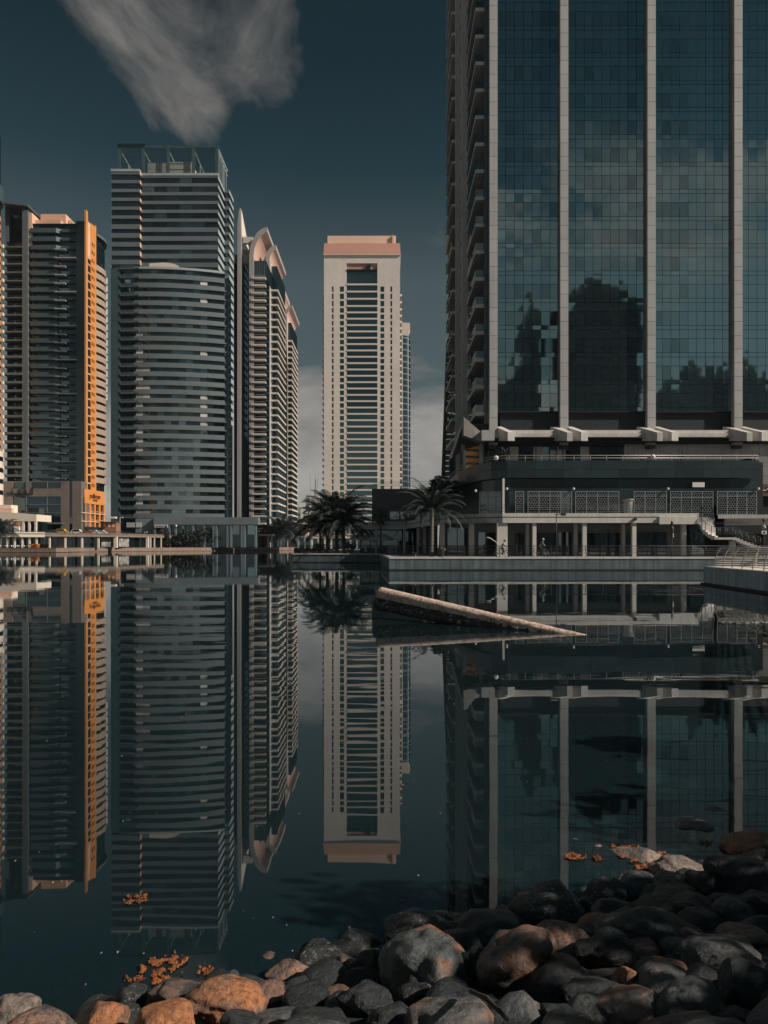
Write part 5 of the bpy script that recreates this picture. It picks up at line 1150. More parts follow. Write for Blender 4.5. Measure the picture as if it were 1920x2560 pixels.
umbrella(898, 109.2, 1.7, 'leftmost pale sun umbrella beside the palm cluster'); umbrella(925, 109.8, 1.6, 'middle pale sun umbrella behind the white notice board'); umbrella(955, 109, 1.9, 'rightmost pale sun umbrella in front of the thin palm')
nb = thing('notice_board', 'small white notice board on the jutting quay railing', 'sign', (px(914, 106.6), 106.6, 1.3)); bx('panel', nb, M['white'], px(911, 106.6), px(917, 106.6), 106.55, 106.62, pz(1380, 106.6), pz(1366, 106.6)); bx('post', nb, M['rail'], px(914, 106.6) - .03, px(914, 106.6) + .03, 106.63, 106.68, 1.3, pz(1370, 106.6))
for k in range(4): bx('print_line', nb, M['rail'], px(912, 106.6), px(916 - k % 2, 106.6), 106.53, 106.549, pz(1377.5 - k*3, 106.6), pz(1376.6 - k*3, 106.6))
st = thing('stool', 'small dark stool on the quay left of the lone palm', 'stool', (px(1036, 76.5), 76.5, 1.3)); xs_ = px(1036, 76.5)
MB().box(xs_ - .28, xs_ + .28, 76.35, 76.65, 1.7, 1.76).build('seat', M['rail'], st)
for a in (-.25, -.1, .1, .25): MB().bar((xs_ + a*.8, 76.5, 1.7), (xs_ + a*1.4, 76.5 + (.1 if abs(a) > .2 else -.1), 1.3), .04, .04).build('leg', M['rail'], st)
bn = thing('litter_bin', 'dark litter bin right of the lone palm trunk', 'bin', (px(1101, 77), 77, 1.3)); MB().lathe([(.28, 0), (.3, .75), (.33, .78), (.33, .84)], (px(1101, 77), 77, 1.3), 14).build('body', M['rail'], bn); MB().lathe([(.31, .841), (.2, .98), (.03, 1.0)], (px(1101, 77), 77, 1.3), 14).build('lid', M['rail'], bn)
# round no-cycling signs on dark posts
def rsign(u, v, Yt, ang_, lab):
    x = px(u, Yt); z = pz(v, Yt); o = thing('round_sign', lab, 'sign', (x, Yt, 1.3), 'round prohibition signs on the quay'); o.rotation_euler.z = ang_; ORG[o.name] = Vector((0, 0, 0)); zz = z - 1.3
    MB().tube([(0, .08, 0), (0, .08, zz + .75)], .07, 8).build('post', M['rail'], o); MB().lathe([(.14, zz + .6), (.10, zz + .85), (.03, zz + .95)], (0, .08, 0), 10).build('finial', M['rail'], o)
    d_ = MB().lathe([(.27, 0), (.27, .03)], (0, 0, 0), 24); d_.v = [(a, -.03 - c, zz + b) for a, b, c in d_.v]; d_.build('disc', M['white'], o)
    MB().bar((-.19, -.075, zz + .19), (.19, -.075, zz - .19), .05, .02).build('slash', M['rail'], o)
    rg = MB()
    for k in range(24):
        a0, a1 = 2*math.pi*k/24, 2*math.pi*(k+1)/24; rg.bar((.245*math.cos(a0), -.07, zz + .245*math.sin(a0)), (.245*math.cos(a1), -.07, zz + .245*math.sin(a1)), .03, .02)
    rg.build('border', M['rail'], o)
    bp_ = MB().box(-.26, .26, -.06, -.03, zz - .72, zz - .36).build('plate', M['white'], o)
    MB().box(-.09, .09, -.075, -.062, zz - .64, zz - .44).build('symbol', M['rail'], bp_)
    MB().tube([(-.1, -.07, zz - .04), (.1, -.07, zz - .04)], .015, 5).tube([(0, -.07, zz - .05), (.04, -.07, zz + .1)], .015, 5).build('symbol', M['rail'], o)
rsign(1682, 1325, 74.8, R(62), 'round white prohibition sign turned edge-on beside the arcade column'); rsign(1910, 1318, 76.2, 0, 'round white prohibition sign with a dark slash right of the stair')

# ------------------------------------------------------------------ plants
M['frond'] = mat('palm_frond', (0.022, 0.034, 0.032), 0.5, 0.4, 1.5, spec=0.3, col2=(0.045, 0.062, 0.055))
M['frond_dead'] = mat('dead_frond', (0.11, 0.07, 0.05), 0.8, 0.3, 2.0)
M['bark'] = mat('palm_bark', (0.15, 0.135, 0.115), 0.9, 0.4, 3.0, bump=0.8, bscale=9)
M['leaf'] = mat('dark_leaf', (0.020, 0.030, 0.026), 0.6, 0.4, 0.7)
M['twig'] = mat('twig_bark', (0.06, 0.05, 0.04), 0.9)
def palm_meshes(h, r, nf, seed, leaf=0.55, dead=0):
    rg = random.Random(seed); cr = MB(); k = 14
    tr = MB(); pts = []; rad = []
    for i in range(26):
        t = i/25; pts.append((0.12*math.sin(t*2.2)*h*.12, 0.05*math.sin(t*3)*h*.1, h*t)); rad.append((0.24 if t < .06 else 0.19) * (1 + (0.10 if i % 2 else -0.05)) * (1.0 if t < .85 else 1.25) * (r/3.4)**.5)
    tr.tube(pts, rad, 10, sm=False)
    top = Vector(pts[-1])
    for f in range(nf):
        az = f*2.39996 + rg.uniform(-.2, .2); q_ = f/nf; el = R(86 - 88*q_**1.1 + rg.uniform(-8, 8)); L = r*rg.uniform(.88, 1.12)*(1.0 if q_ > .12 else .75)
        d = Vector((math.cos(az), math.sin(az), 0)); side = Vector((-math.sin(az), math.cos(az), 0)); p = top + Vector((0, 0, rg.uniform(-.2, .15))); e = el
        P_ = [p.copy()]; E_ = [e]
        for i in range(k):
            e -= R(2.6 + 8.0*(i/k)**1.5)*(0.45 + 0.7*math.cos(max(-1.2, e))); 
            p = p + (d*math.cos(e) + Vector((0, 0, math.sin(e))))*(L*1.18/k); P_.append(p.copy()); E_.append(e)
        cr.tube(P_, [.035*(1 - .8*i/k)*(r/3.4) for i in range(k+1)], 4, 0, False, False)
        for i in range(1, k):
            for sub in (0.0, 0.33, 0.66):
                base = P_[i].lerp(P_[i+1], sub); fw = (P_[i+1] - P_[i]).normalized(); tt = (i + sub)/k
                ll = leaf*(r/3.4)*math.sin(math.pi*min(.97, .12 + .86*tt))**.6*rg.uniform(.85, 1.1)
                up = side.cross(fw)
                for s in (-1, 1):
                    v = (fw*.75 + side*s*.85 + up*rg.uniform(.0, .35) + Vector((0, 0, -.22))).normalized()*ll; w_ = fw*(.030*(r/3.4))
                    tip = base + v + Vector((0, 0, -.08*ll)); mid_ = base + v*.5 
                    cr.add([base - w_, base + w_, mid_ + w_*1.1, tip, mid_ - w_*1.1], [(0, 1, 2, 3, 4)])
    dm = None
    if dead:
        dm = MB()
        for f in range(dead):
            az = rg.uniform(0, 6.28); d = Vector((math.cos(az), math.sin(az), 0)); a = top + Vector((0, 0, -.1)); L = r*rg.uniform(.35, .6)
            P_ = [a, a + d*.35 + Vector((0, 0, -.2)), a + d*.5 + Vector((0, 0, -L*.6)), a + d*.45 + Vector((0, 0, -L))]
            dm.tube(P_, [.05, .06, .08, .02], 4, 0, False)
            for q_ in range(12):
                b_ = P_[1].lerp(P_[3], q_/12); dm.add([b_, b_ + Vector((rg.uniform(-.3, .3), rg.uniform(-.3, .3), -.35)), b_ + Vector((rg.uniform(-.1, .1), .05, -.1))], [(0, 1, 2)])
    return tr.mesh('trunk', M['bark']), cr.mesh('crown', M['frond']), dm.mesh('dead_skirt', M['frond_dead']) if dm else None
def palm(meshes, x, y, z, lab, rot=0.0, s=1.0, group='palms on the quay'):
    o = thing('date_palm', lab, 'palm', (x, y, z), group); o.rotation_euler.z = rot; o.scale = (s, s, s); ORG[o.name] = Vector((0, 0, 0))
    for nm, me in zip(('trunk', 'crown', 'dead_skirt'), meshes):
        if me: inst(nm, me, o, (0, 0, 0))
    return o
pa = palm_meshes(4.75, 3.7, 46, 5, 0.52); pb_ = palm_meshes(4.0, 4.6, 46, 9, 0.7); pc = palm_meshes(5.4, 1.7, 16, 12, 0.5, 26)
palm(pa, px(1078, 77.5), 77.5, 1.3, 'lone date palm with a knobbly trunk in front of the arcade')
palm(pb_, px(817, 110), 110.5, 1.3, 'leftmost palm of the dark cluster on the jutting quay', 0.3, 1.08); palm(pb_, px(842, 112), 112.5, 1.3, 'middle palm of the dark cluster on the jutting quay', 2.1, 1.22); palm(pb_, px(859, 109), 109.5, 1.3, 'rightmost palm of the dark cluster on the jutting quay', 4.0, 1.02); palm(pb_, px(800, 118), 118, 1.3, 'short palm at the back of the dark cluster', 5.1, 0.85)
palm(pc, px(950, 107), 107.3, 1.3, 'thin palm with a brown skirt of dead fronds', 0, 1.0)
palm(pb_, px(700, 358), 360, 1.5, 'large dark palm in front of the arched tower', 1.0, 2.0, 'palms on the far shore'); palm(pb_, px(722, 362), 366, 1.5, 'far-shore palm nearest the water gap', 2.5, 1.8, 'palms on the far shore'); palm(pb_, px(680, 356), 357, 1.5, 'far-shore palm beside the low pavilion', 3.5, 1.45, 'palms on the far shore')
palm(pb_, px(3, 259), 258.5, 1.55, 'dark palm on the terrace at the left edge', 0.5, 1.35, 'palms on the far shore')
sp_m = palm_meshes(0.5, 0.9, 14, 21, 0.3)
palm(sp_m, px(1265, 86), 86, 12.1, 'potted palm on the podium roof at the rounded corner', 0, 1.5, 'roof plants'); palm(sp_m, px(1600, 87), 87, 12.1, 'potted palm on the podium roof by the white panel', 1, 1.1, 'roof plants'); palm(sp_m, px(1704, 87), 87, 12.1, 'potted palm on the podium roof in front of grey panels', 2, 1.3, 'roof plants')
def bush(x, y, z, rx, rz, n, lab, seed, nm='round_tree', cat='tree', stem=True, group='dark trees along the far shore'):
    rg = random.Random(seed); m_ = MB(); o = thing(nm, lab, cat, (x, y, z), group)
    lobes = [(Vector((rg.uniform(-.6, .6)*rx, rg.uniform(-.5, .5)*rx, z + rz*(1.1 + rg.uniform(-.45, .55)))), rg.uniform(.35, .62)) for _ in range(9)]
    for i in range(n):
        c, s = lobes[i % 9]; v = Vector((rg.gauss(0, 1), rg.gauss(0, 1), rg.gauss(0, 1))).normalized()*rg.uniform(.55, 1.08)
        p = Vector((x, y, 0)) + c + Vector((v.x*rx*s, v.y*rx*s, v.z*rz*s)); a = Vector((rg.uniform(-1, 1), rg.uniform(-1, 1), rg.uniform(-1, 1))).normalized(); b = a.cross(Vector((rg.uniform(-1, 1), rg.uniform(-1, 1), 1))).normalized(); L = rx*rg.uniform(.06, .13)
        m_.add([p - a*L, p + b*L*.5, p + a*L, p - b*L*.5], [(0, 1, 2, 3)])
    m_.build('crown', M['leaf'], o)
    t_ = MB().tube([(x, y, z), (x + .1*rx, y, z + rz*.5), (x, y, z + rz*1.1)], [rx*.07, rx*.05, rx*.03], 7)
    for k in range(5): t_.tube([(x, y, z + rz*.6), tuple(Vector((x, y, 0)) + lobes[k][0])], [rx*.035, rx*.01], 5)
    t_.build('trunk', M['twig'], o)
for i, (u, Yt, w, h, lab) in enumerate([(409, 313, 1.9, 2.6, 'narrow dark tree in front of the white sign board'), (452, 316, 3.2, 2.7, 'dark spreading tree left of centre below the curved tower'), (486, 320, 3.2, 2.6, 'dark tree under the grey podium fascia'), (520, 324, 3.8, 3.2, 'largest round dark tree below the curved tower'), (553, 330, 3.0, 2.5, 'dark tree beside the low shore pavilion'), (590, 334, 2.4, 1.9, 'small dark tree at the pavilion roof end'), (655, 352, 3.0, 3.4, 'leafy dark tree between pavilion and far palms'), (741, 372, 3.0, 3.2, 'dark tree at the right end of the far shore')]):
    bush(px(u, Yt), Yt, 1.5, w*1.45, h*1.5, 2200, lab, 40 + i)
for i, (u, Yt, w, h, lab) in enumerate([(880, 113, 1.2, .9, 'dark shrub under the leftmost umbrella'), (795, 108.6, 1.3, .8, 'low dark shrub at the left foot of the palm cluster')]): bush(px(u, Yt), Yt, 1.3, w, h, 700, lab, 60 + i, 'shrub', 'shrub', group='shrubs under the palms')
bush(px(1120, 95), 96, 8.4, 2.6, 1.5, 1800, 'grey-green creeper mound spilling over the podium behind the lone palm', 71, 'shrub', 'shrub', group='shrubs under the palms')
bush(px(1098, 97), 98, 7.8, 2.0, 1.2, 1100, 'lower part of the planting left of the podium corner', 72, 'shrub', 'shrub', group='shrubs under the palms')
# unseen shrubs added on the viewer's right only to shade the stones
for i, (x, y, w, h, lab) in enumerate([(4.9, 1.3, 1.0, 1.6, 'added shade shrub on the near promenade beside the viewer'), (5.5, 3.0, 1.0, 1.62, 'second added shade shrub along the near promenade'), (6.7, 5.2, 1.15, 1.3, 'third added shade shrub along the near promenade'), (7.9, 7.4, 1.1, 1.3, 'fourth added shade shrub along the near promenade')]): bush(x, y, 1.15, w, h, 1900, lab, 90 + i, 'shrub', 'shrub', group='added shade shrubs along the near promenade')
# ------------------------------------------------------------------ people and bicycles
def skin_person(name, label, joints, edges, rad, cols, loc, rot, s, sel, root=0):
    """one continuous body grown over a jointed skeleton; sel(point) picks the material of each face"""
    me = bpy.data.meshes.new(name); me.from_pydata(joints, edges, []); tmp = bpy.data.objects.new('tmp', me); C.objects.link(tmp)
    md = tmp.modifiers.new('s', 'SKIN'); md.use_smooth_shade = True
    for v, r_ in zip(me.skin_vertices[0].data, rad): v.radius = (r_, r_)
    me.skin_vertices[0].data[root].use_root = True
    tmp.modifiers.new('u', 'SUBSURF').levels = 2; tmp.modifiers['u'].render_levels = 2
    dg = bpy.context.evaluated_depsgraph_get(); m2 = bpy.data.meshes.new_from_object(tmp.evaluated_get(dg)); bpy.data.objects.remove(tmp)
    m2.materials.clear()
    for c in cols: m2.materials.append(c)
    for p in m2.polygons: p.material_index = sel(p.center); p.use_smooth = True
    o = bpy.data.objects.new(name, m2); C.objects.link(o); o.location = loc; o.rotation_euler.z = rot; o.scale = (s, s, s); ORG[o.name] = Vector((0, 0, 0)); return o
skin_m = mat('skin', (0.30, 0.19, 0.13), 0.6, 0.05); M['shirt'] = mat('pale_shirt', (0.45, 0.45, 0.43), 0.8, 0.1); M['shirt2'] = mat('grey_shirt', (0.16, 0.18, 0.19), 0.8, 0.1); M['trouser'] = mat('dark_trousers', (0.02, 0.025, 0.03), 0.8); M['cap'] = mat('white_cap', (0.6, 0.6, 0.57), 0.7)
def face_bits(o, hx, hz, cap_m):
    """hair cap, nose, ears and eyes on the head (local coords, looking along +x)"""
    c = MB().lathe([(.115, 0), (.118, .04), (.10, .09), (.06, .125), (.01, .135)], (hx - .005, 0, hz + .025), 12); c.box(hx + .06, hx + .19, -.07, .07, hz + .03, hx*0 + hz + .045); c.build('cap', cap_m, o)
    f = MB().add([(hx + .095, -.015, hz - .03), (hx + .095, .015, hz - .03), (hx + .135, 0, hz - .035), (hx + .1, 0, hz + .02)], [(0, 2, 1), (0, 3, 2), (1, 2, 3)]); f.build('nose', skin_m, o)
    for s in (-1, 1):
        MB().lathe([(.012, -.012), (.018, 0), (.012, .012)], (hx + .085, s*.035, hz + .01), 6).build('eye', M['trouser'], o); MB().lathe([(.012, -.03), (.022, 0), (.012, .03)], (hx, s*.098, hz), 6).build('ear', skin_m, o)
def bicycle(x, y, z, label, rot, fm, extra=None):
    o = thing('bicycle', label, 'bicycle', (x, y, z), 'bicycles on the quay'); o.rotation_euler.z = rot; ORG[o.name] = Vector((0, 0, 0))
    for wx in (-.52, .52):
        tyre = MB().tube([(wx + .34*math.cos(2*math.pi*k/28), 0, .34 + .34*math.sin(2*math.pi*k/28)) for k in range(29)], .024, 6, cap=False).build('wheel', M['trouser'], o)
        sp = MB()
        for k in range(14): a = 2*math.pi*k/14; sp.tube([(wx, 0, .34), (wx + .33*math.cos(a), 0, .34 + .33*math.sin(a))], .004, 3)
        sp.build('spokes', M['steel'], tyre)
    f = MB()
    for a, b in [((-.12, .9), (-.05, .32)), ((-.10, .82), (.38, .84)), ((-.05, .32), (.40, .74)), ((-.05, .32), (-.52, .34)), ((-.11, .82), (-.52, .34)), ((.36, .95), (.52, .34))]: f.tube([(a[0], 0, a[1]), (b[0], 0, b[1])], .02, 6)
    f.build('frame', fm, o); MB().tube([(.42, -.26, 1.02), (.36, -.1, .98), (.36, .1, .98), (.42, .26, 1.02)], .015, 6).build('handlebar', M['rail'], o)
    MB().prism([(-.28, -.08), (-.02, -.02), (-.02, .02), (-.28, .08)], .9, .96).build('saddle', M['trouser'], o); MB().tube([(-.05, -.1, .32), (-.05, .1, .32)], .06, 8).build('crank', M['rail'], o)
    for s, dz in ((-1, -.16), (1, .16)): MB().bar((-.05, s*.1, .32), (.02, s*.12, .32 + dz), .03, .02).box(-.05, .1, s*.12 - .045, s*.12 + .045, .30 + dz, .325 + dz).build('pedal', M['rail'], o)
    return o
J = [(-.15, 0, 1.0), (-.02, 0, 1.18), (.10, 0, 1.36), (.16, 0, 1.46), (.20, 0, 1.56), (.23, 0, 1.64), (.24, 0, 1.72),
     (.10, .17, 1.40), (.26, .21, 1.20), (.39, .24, 1.06), (.44, .24, 1.03), (.10, -.17, 1.40), (.26, -.21, 1.20), (.39, -.24, 1.06), (.44, -.24, 1.03),
     (-.12, .10, .98), (.20, .11, .86), (.03, .12, .56), (.10, .12, .50), (-.12, -.10, .98), (.14, -.11, .66), (.0, -.12, .26), (.08, -.12, .19)]
E = [(0, 1), (1, 2), (2, 3), (3, 4), (4, 5), (5, 6), (2, 7), (7, 8), (8, 9), (9, 10), (2, 11), (11, 12), (12, 13), (13, 14), (0, 15), (15, 16), (16, 17), (17, 18), (0, 19), (19, 20), (20, 21), (21, 22)]
RD = [.16, .15, .15, .07, .06, .095, .07, .065, .05, .038, .035, .065, .05, .038, .035, .10, .075, .05, .04, .10, .075, .05, .04]
def pick(c):
    if c.z > 1.49 or (c.x > .30 and c.z > .95): return 0
    return 1 if (c.z > .99 and not (c.x > .05 and c.z < 1.0)) else 2
zq_ = 1.30
p1_ = skin_person('person', '', J, E, RD, [skin_m, M['shirt'], M['trouser']], (px(1256, 76.2), 76.2, zq_), 0.0, 0.98, pick); tag(p1_, 'cyclist in a pale shirt and cap riding in front of the wide corner column', 'person', 'cyclists on the quay'); face_bits(p1_, .225, 1.655, M['trouser'])
p2_ = skin_person('person', '', J, E, [r_*1.08 for r_ in RD], [skin_m, M['shirt2'], M['trouser']], (px(1352, 75.6), 75.6, zq_), 0.0, 1.06, pick); tag(p2_, 'cyclist in a grey shirt and white cap riding past the shop window', 'person', 'cyclists on the quay'); face_bits(p2_, .225, 1.655, M['cap'])
b1_ = bicycle(px(1256, 76.2), 76.2, zq_, 'dark red bicycle with a bent white pole behind its saddle', 0.0, mat('dark_red_frame', (.10, .02, .03), .4))
MB().tube([(-.35, 0, .7), (-.55, 0, 1.45), (-1.3, 0, 1.95), (-1.5, 0, 2.0), (-1.75, 0, 1.93)], [.02, .03, .05, .05, .03], 6).build('white_pole', M['white'], b1_)
bicycle(px(1352, 75.6), 75.6, zq_, 'dark bicycle under the cyclist in the white cap', 0.0, M['rail'])
JS = [(0, 0, .98), (0, 0, 1.18), (0, 0, 1.40), (.01, 0, 1.5), (.02, 0, 1.58), (.03, 0, 1.66), (.03, 0, 1.73), (0, .19, 1.42), (.03, .23, 1.14), (.14, .20, .92), (.18, .2, .88), (0, -.19, 1.42), (.03, -.23, 1.14), (.16, -.2, .95), (.22, -.2, .92),
      (0, .10, .95), (.06, .10, .52), (.02, .10, .1), (.14, .10, .05), (0, -.10, .95), (-.05, -.10, .52), (-.14, -.10, .12), (-.04, -.10, .05)]
for (u, Yt, z, sc, rot, cs, lab, hat) in [(1050, 96, 1.3, 1.0, 2.2, 'shirt', 'person in a pale shirt walking at the arcade entrance left of the lone palm', 'trouser'), (706, 366, 1.5, 1.15, 1.0, 'cap', 'tiny person in white on the far shore beside the palms', 'trouser'), (664, 352, 1.5, 1.15, 0.5, 'shirt2', 'tiny dark-clad person under the shore pavilion roof', 'trouser')]:
    o = skin_person('person', '', JS, E, RD, [skin_m, M[cs], M['trouser']], (px(u, Yt), Yt, z), rot, sc, lambda c: 0 if (c.z > 1.51 or (abs(c.y) > .14 and c.z < 1.1 and c.x > .05 and c.z > .8)) else (1 if c.z > .97 else 2)); tag(o, lab, 'person'); face_bits(o, .03, 1.665, M[hat])

# ------------------------------------------------------------------ stones of the bank
def rockmat(name, c1, c2, fac=(0.42, 0.58), sc=5.0, rough=0.40, fleck=None):
    m = bpy.data.materials.new(name); m.use_nodes = True; t = m.node_tree; t.nodes.clear(); q = NT(t)
    out = q.n('ShaderNodeOutputMaterial'); p = q.n('ShaderNodeBsdfPrincipled', i_Roughness=rough); p.inputs['Specular IOR Level'].default_value = 0.5; q.l(p.outputs[0], out.inputs[0])
    tc_ = q.n('ShaderNodeTexCoord'); oi = q.n('ShaderNodeObjectInfo'); geo = q.n('ShaderNodeNewGeometry')
    n1 = q.n('ShaderNodeTexNoise', i_Scale=sc, i_Detail=7.0, i_Roughness=0.62, i_Distortion=0.6); q.l(geo.outputs['Position'], n1.inputs['Vector'])
    c = q.mixc(q.ramp(n1.outputs[0], [(fac[0], 0.0), (fac[1], 1.0)]), c1, c2)
    n2 = q.n('ShaderNodeTexNoise', i_Scale=sc*7, i_Detail=8.0, i_Roughness=0.7); q.l(geo.outputs['Position'], n2.inputs['Vector'])
    c = q.mixc(1.0, c, q.ramp(n2.outputs[0], [(0.34, 0.34), (0.50, 0.85), (0.66, 1.25)]), 'MULTIPLY')
    c = q.mixc(1.0, c, q.ramp(oi.outputs['Random'], [(0.0, 0.72), (1.0, 1.2)]), 'MULTIPLY')
    if fleck:
        n3 = q.n('ShaderNodeTexNoise', i_Scale=sc*4, i_Detail=5.0, i_Roughness=0.7); q.l(geo.outputs['Position'], n3.inputs['Vector']); c = q.mixc(q.ramp(n3.outputs[0], [(0.56, 0.0), (0.64, 0.85)]), c, fleck)
    q.l(c, p.inputs['Base Color'])
    vo = q.n('ShaderNodeTexVoronoi', i_Scale=sc*5); q.l(geo.outputs['Position'], vo.inputs['Vector'])
    hh = q.math('ADD', n2.outputs[0], q.math('MULTIPLY', n1.outputs[0], 0.8)); b = q.n('ShaderNodeBump', i_Strength=0.9, i_Distance=0.028); q.l(hh, b.inputs['Height']); q.l(b.outputs[0], p.inputs['Normal'])
    return m
RM = dict(orange=rockmat('sunlit_orange_stone', (0.46, 0.19, 0.085), (0.13, 0.115, 0.105), (0.46, 0.66)), pink=rockmat('pinkish_stone', (0.31, 0.18, 0.13), (0.075, 0.08, 0.082), (0.45, 0.62)), grey=rockmat('grey_stone', (0.075, 0.092, 0.097), (0.15, 0.145, 0.137), (0.45, 0.68)),  # orange of the warm sun is put into the stone colour
          dark=rockmat('dark_stone', (0.028, 0.037, 0.041), (0.072, 0.073, 0.072), (0.45, 0.75)), moss=rockmat('mottled_stone', (0.027, 0.036, 0.038), (0.058, 0.063, 0.062), (0.4, 0.6), 8.0, 0.5, (0.30, 0.30, 0.28)), pale=rockmat('pale_stone', (0.42, 0.33, 0.27), (0.17, 0.16, 0.15), (0.45, 0.65)),
          black=rockmat('black_stone', (0.017, 0.022, 0.025), (0.045, 0.043, 0.041), (0.5, 0.75)))
def rock_mesh(seed, rx, ry, rz, facets=7, sub=4, blob=0.17, squash=None):
    rg = random.Random(seed); bm = bmesh.new(); bmesh.ops.create_icosphere(bm, subdivisions=sub, radius=1.0)
    pls = []
    for _ in range(facets):
        n = Vector((rg.gauss(0, 1), rg.gauss(0, 1), rg.gauss(0, .9))).normalized(); pls.append((n, rg.uniform(.62, .90)))
    off = Vector((seed*3.17 % 50, seed*1.7 % 50, seed*.9 % 50))
    for v in bm.verts:
        p = v.co.normalized(); r_ = 1 + blob*noise.noise(p*1.1 + off)*1.6 + blob*.45*noise.noise(p*2.6 + off); p = p*r_
        for n, o_ in pls:
            d = p.dot(n) - o_
            if d > 0: p = p - n*(d*.72)
        p = p*(1 + .035*noise.noise(p*3.2 + off) + .020*noise.noise(p*8 + off) + .010*abs(noise.noise(p*17 + off)))
        if squash: p = squash(p)
        v.co = (p.x*rx*1.12, p.y*ry*1.12, p.z*rz*1.12)
    me = bpy.data.meshes.new('stone'); bm.to_mesh(me); bm.free()
    for p in me.polygons: p.use_smooth = True
    return me
def solve(u, v, rz, dz=None, zfix=None):
    Yr = 4.5
    for _ in range(12):
        x = px(u, Yr); z = (bank_z(x, Yr) + (rz*.55 if dz is None else dz) + (0.10 if u < 620 else 0)) if zfix is None else zfix
        Yr = .5*Yr + .5*(H - z)*F/(v - HZ)
    return px(u, Yr), Yr, (H - (v - HZ)/F*Yr)
def stone(u, v, w, h, kind, label, seed, zfix=None, group=None, squash=None, facets=6, rot=None):
    Yr = 4.6
    for _ in range(3):
        th = (v - HZ)/F; rx = w/2*Yr/F; ry = rx*.92; hh = h/2*Yr/F; rz = math.sqrt(max(hh*hh - (ry*th)**2, (.48*rx)**2)); x, Yr, z = solve(u, v, rz, None, None if zfix is None else (zfix - rz*.5 if zfix < 0 else zfix))
    me = rock_mesh(seed, rx, ry, rz, facets, 5 if max(w, h) > 100 else 4, .20, squash); me.materials.append(RM[kind])
    o = bpy.data.objects.new('stone', me); C.objects.link(o); o.location = (x, Yr, z); o.rotation_euler = (0, random.Random(seed).uniform(-.15, .15), 0) if rot is None else rot
    tag(o, label, 'stone', group or 'stones of the bank'); return o
pear = lambda p: Vector((p.x*(1 + .32*p.z) + .10*p.z, p.y*(1 + .2*p.z), p.z*1.0))
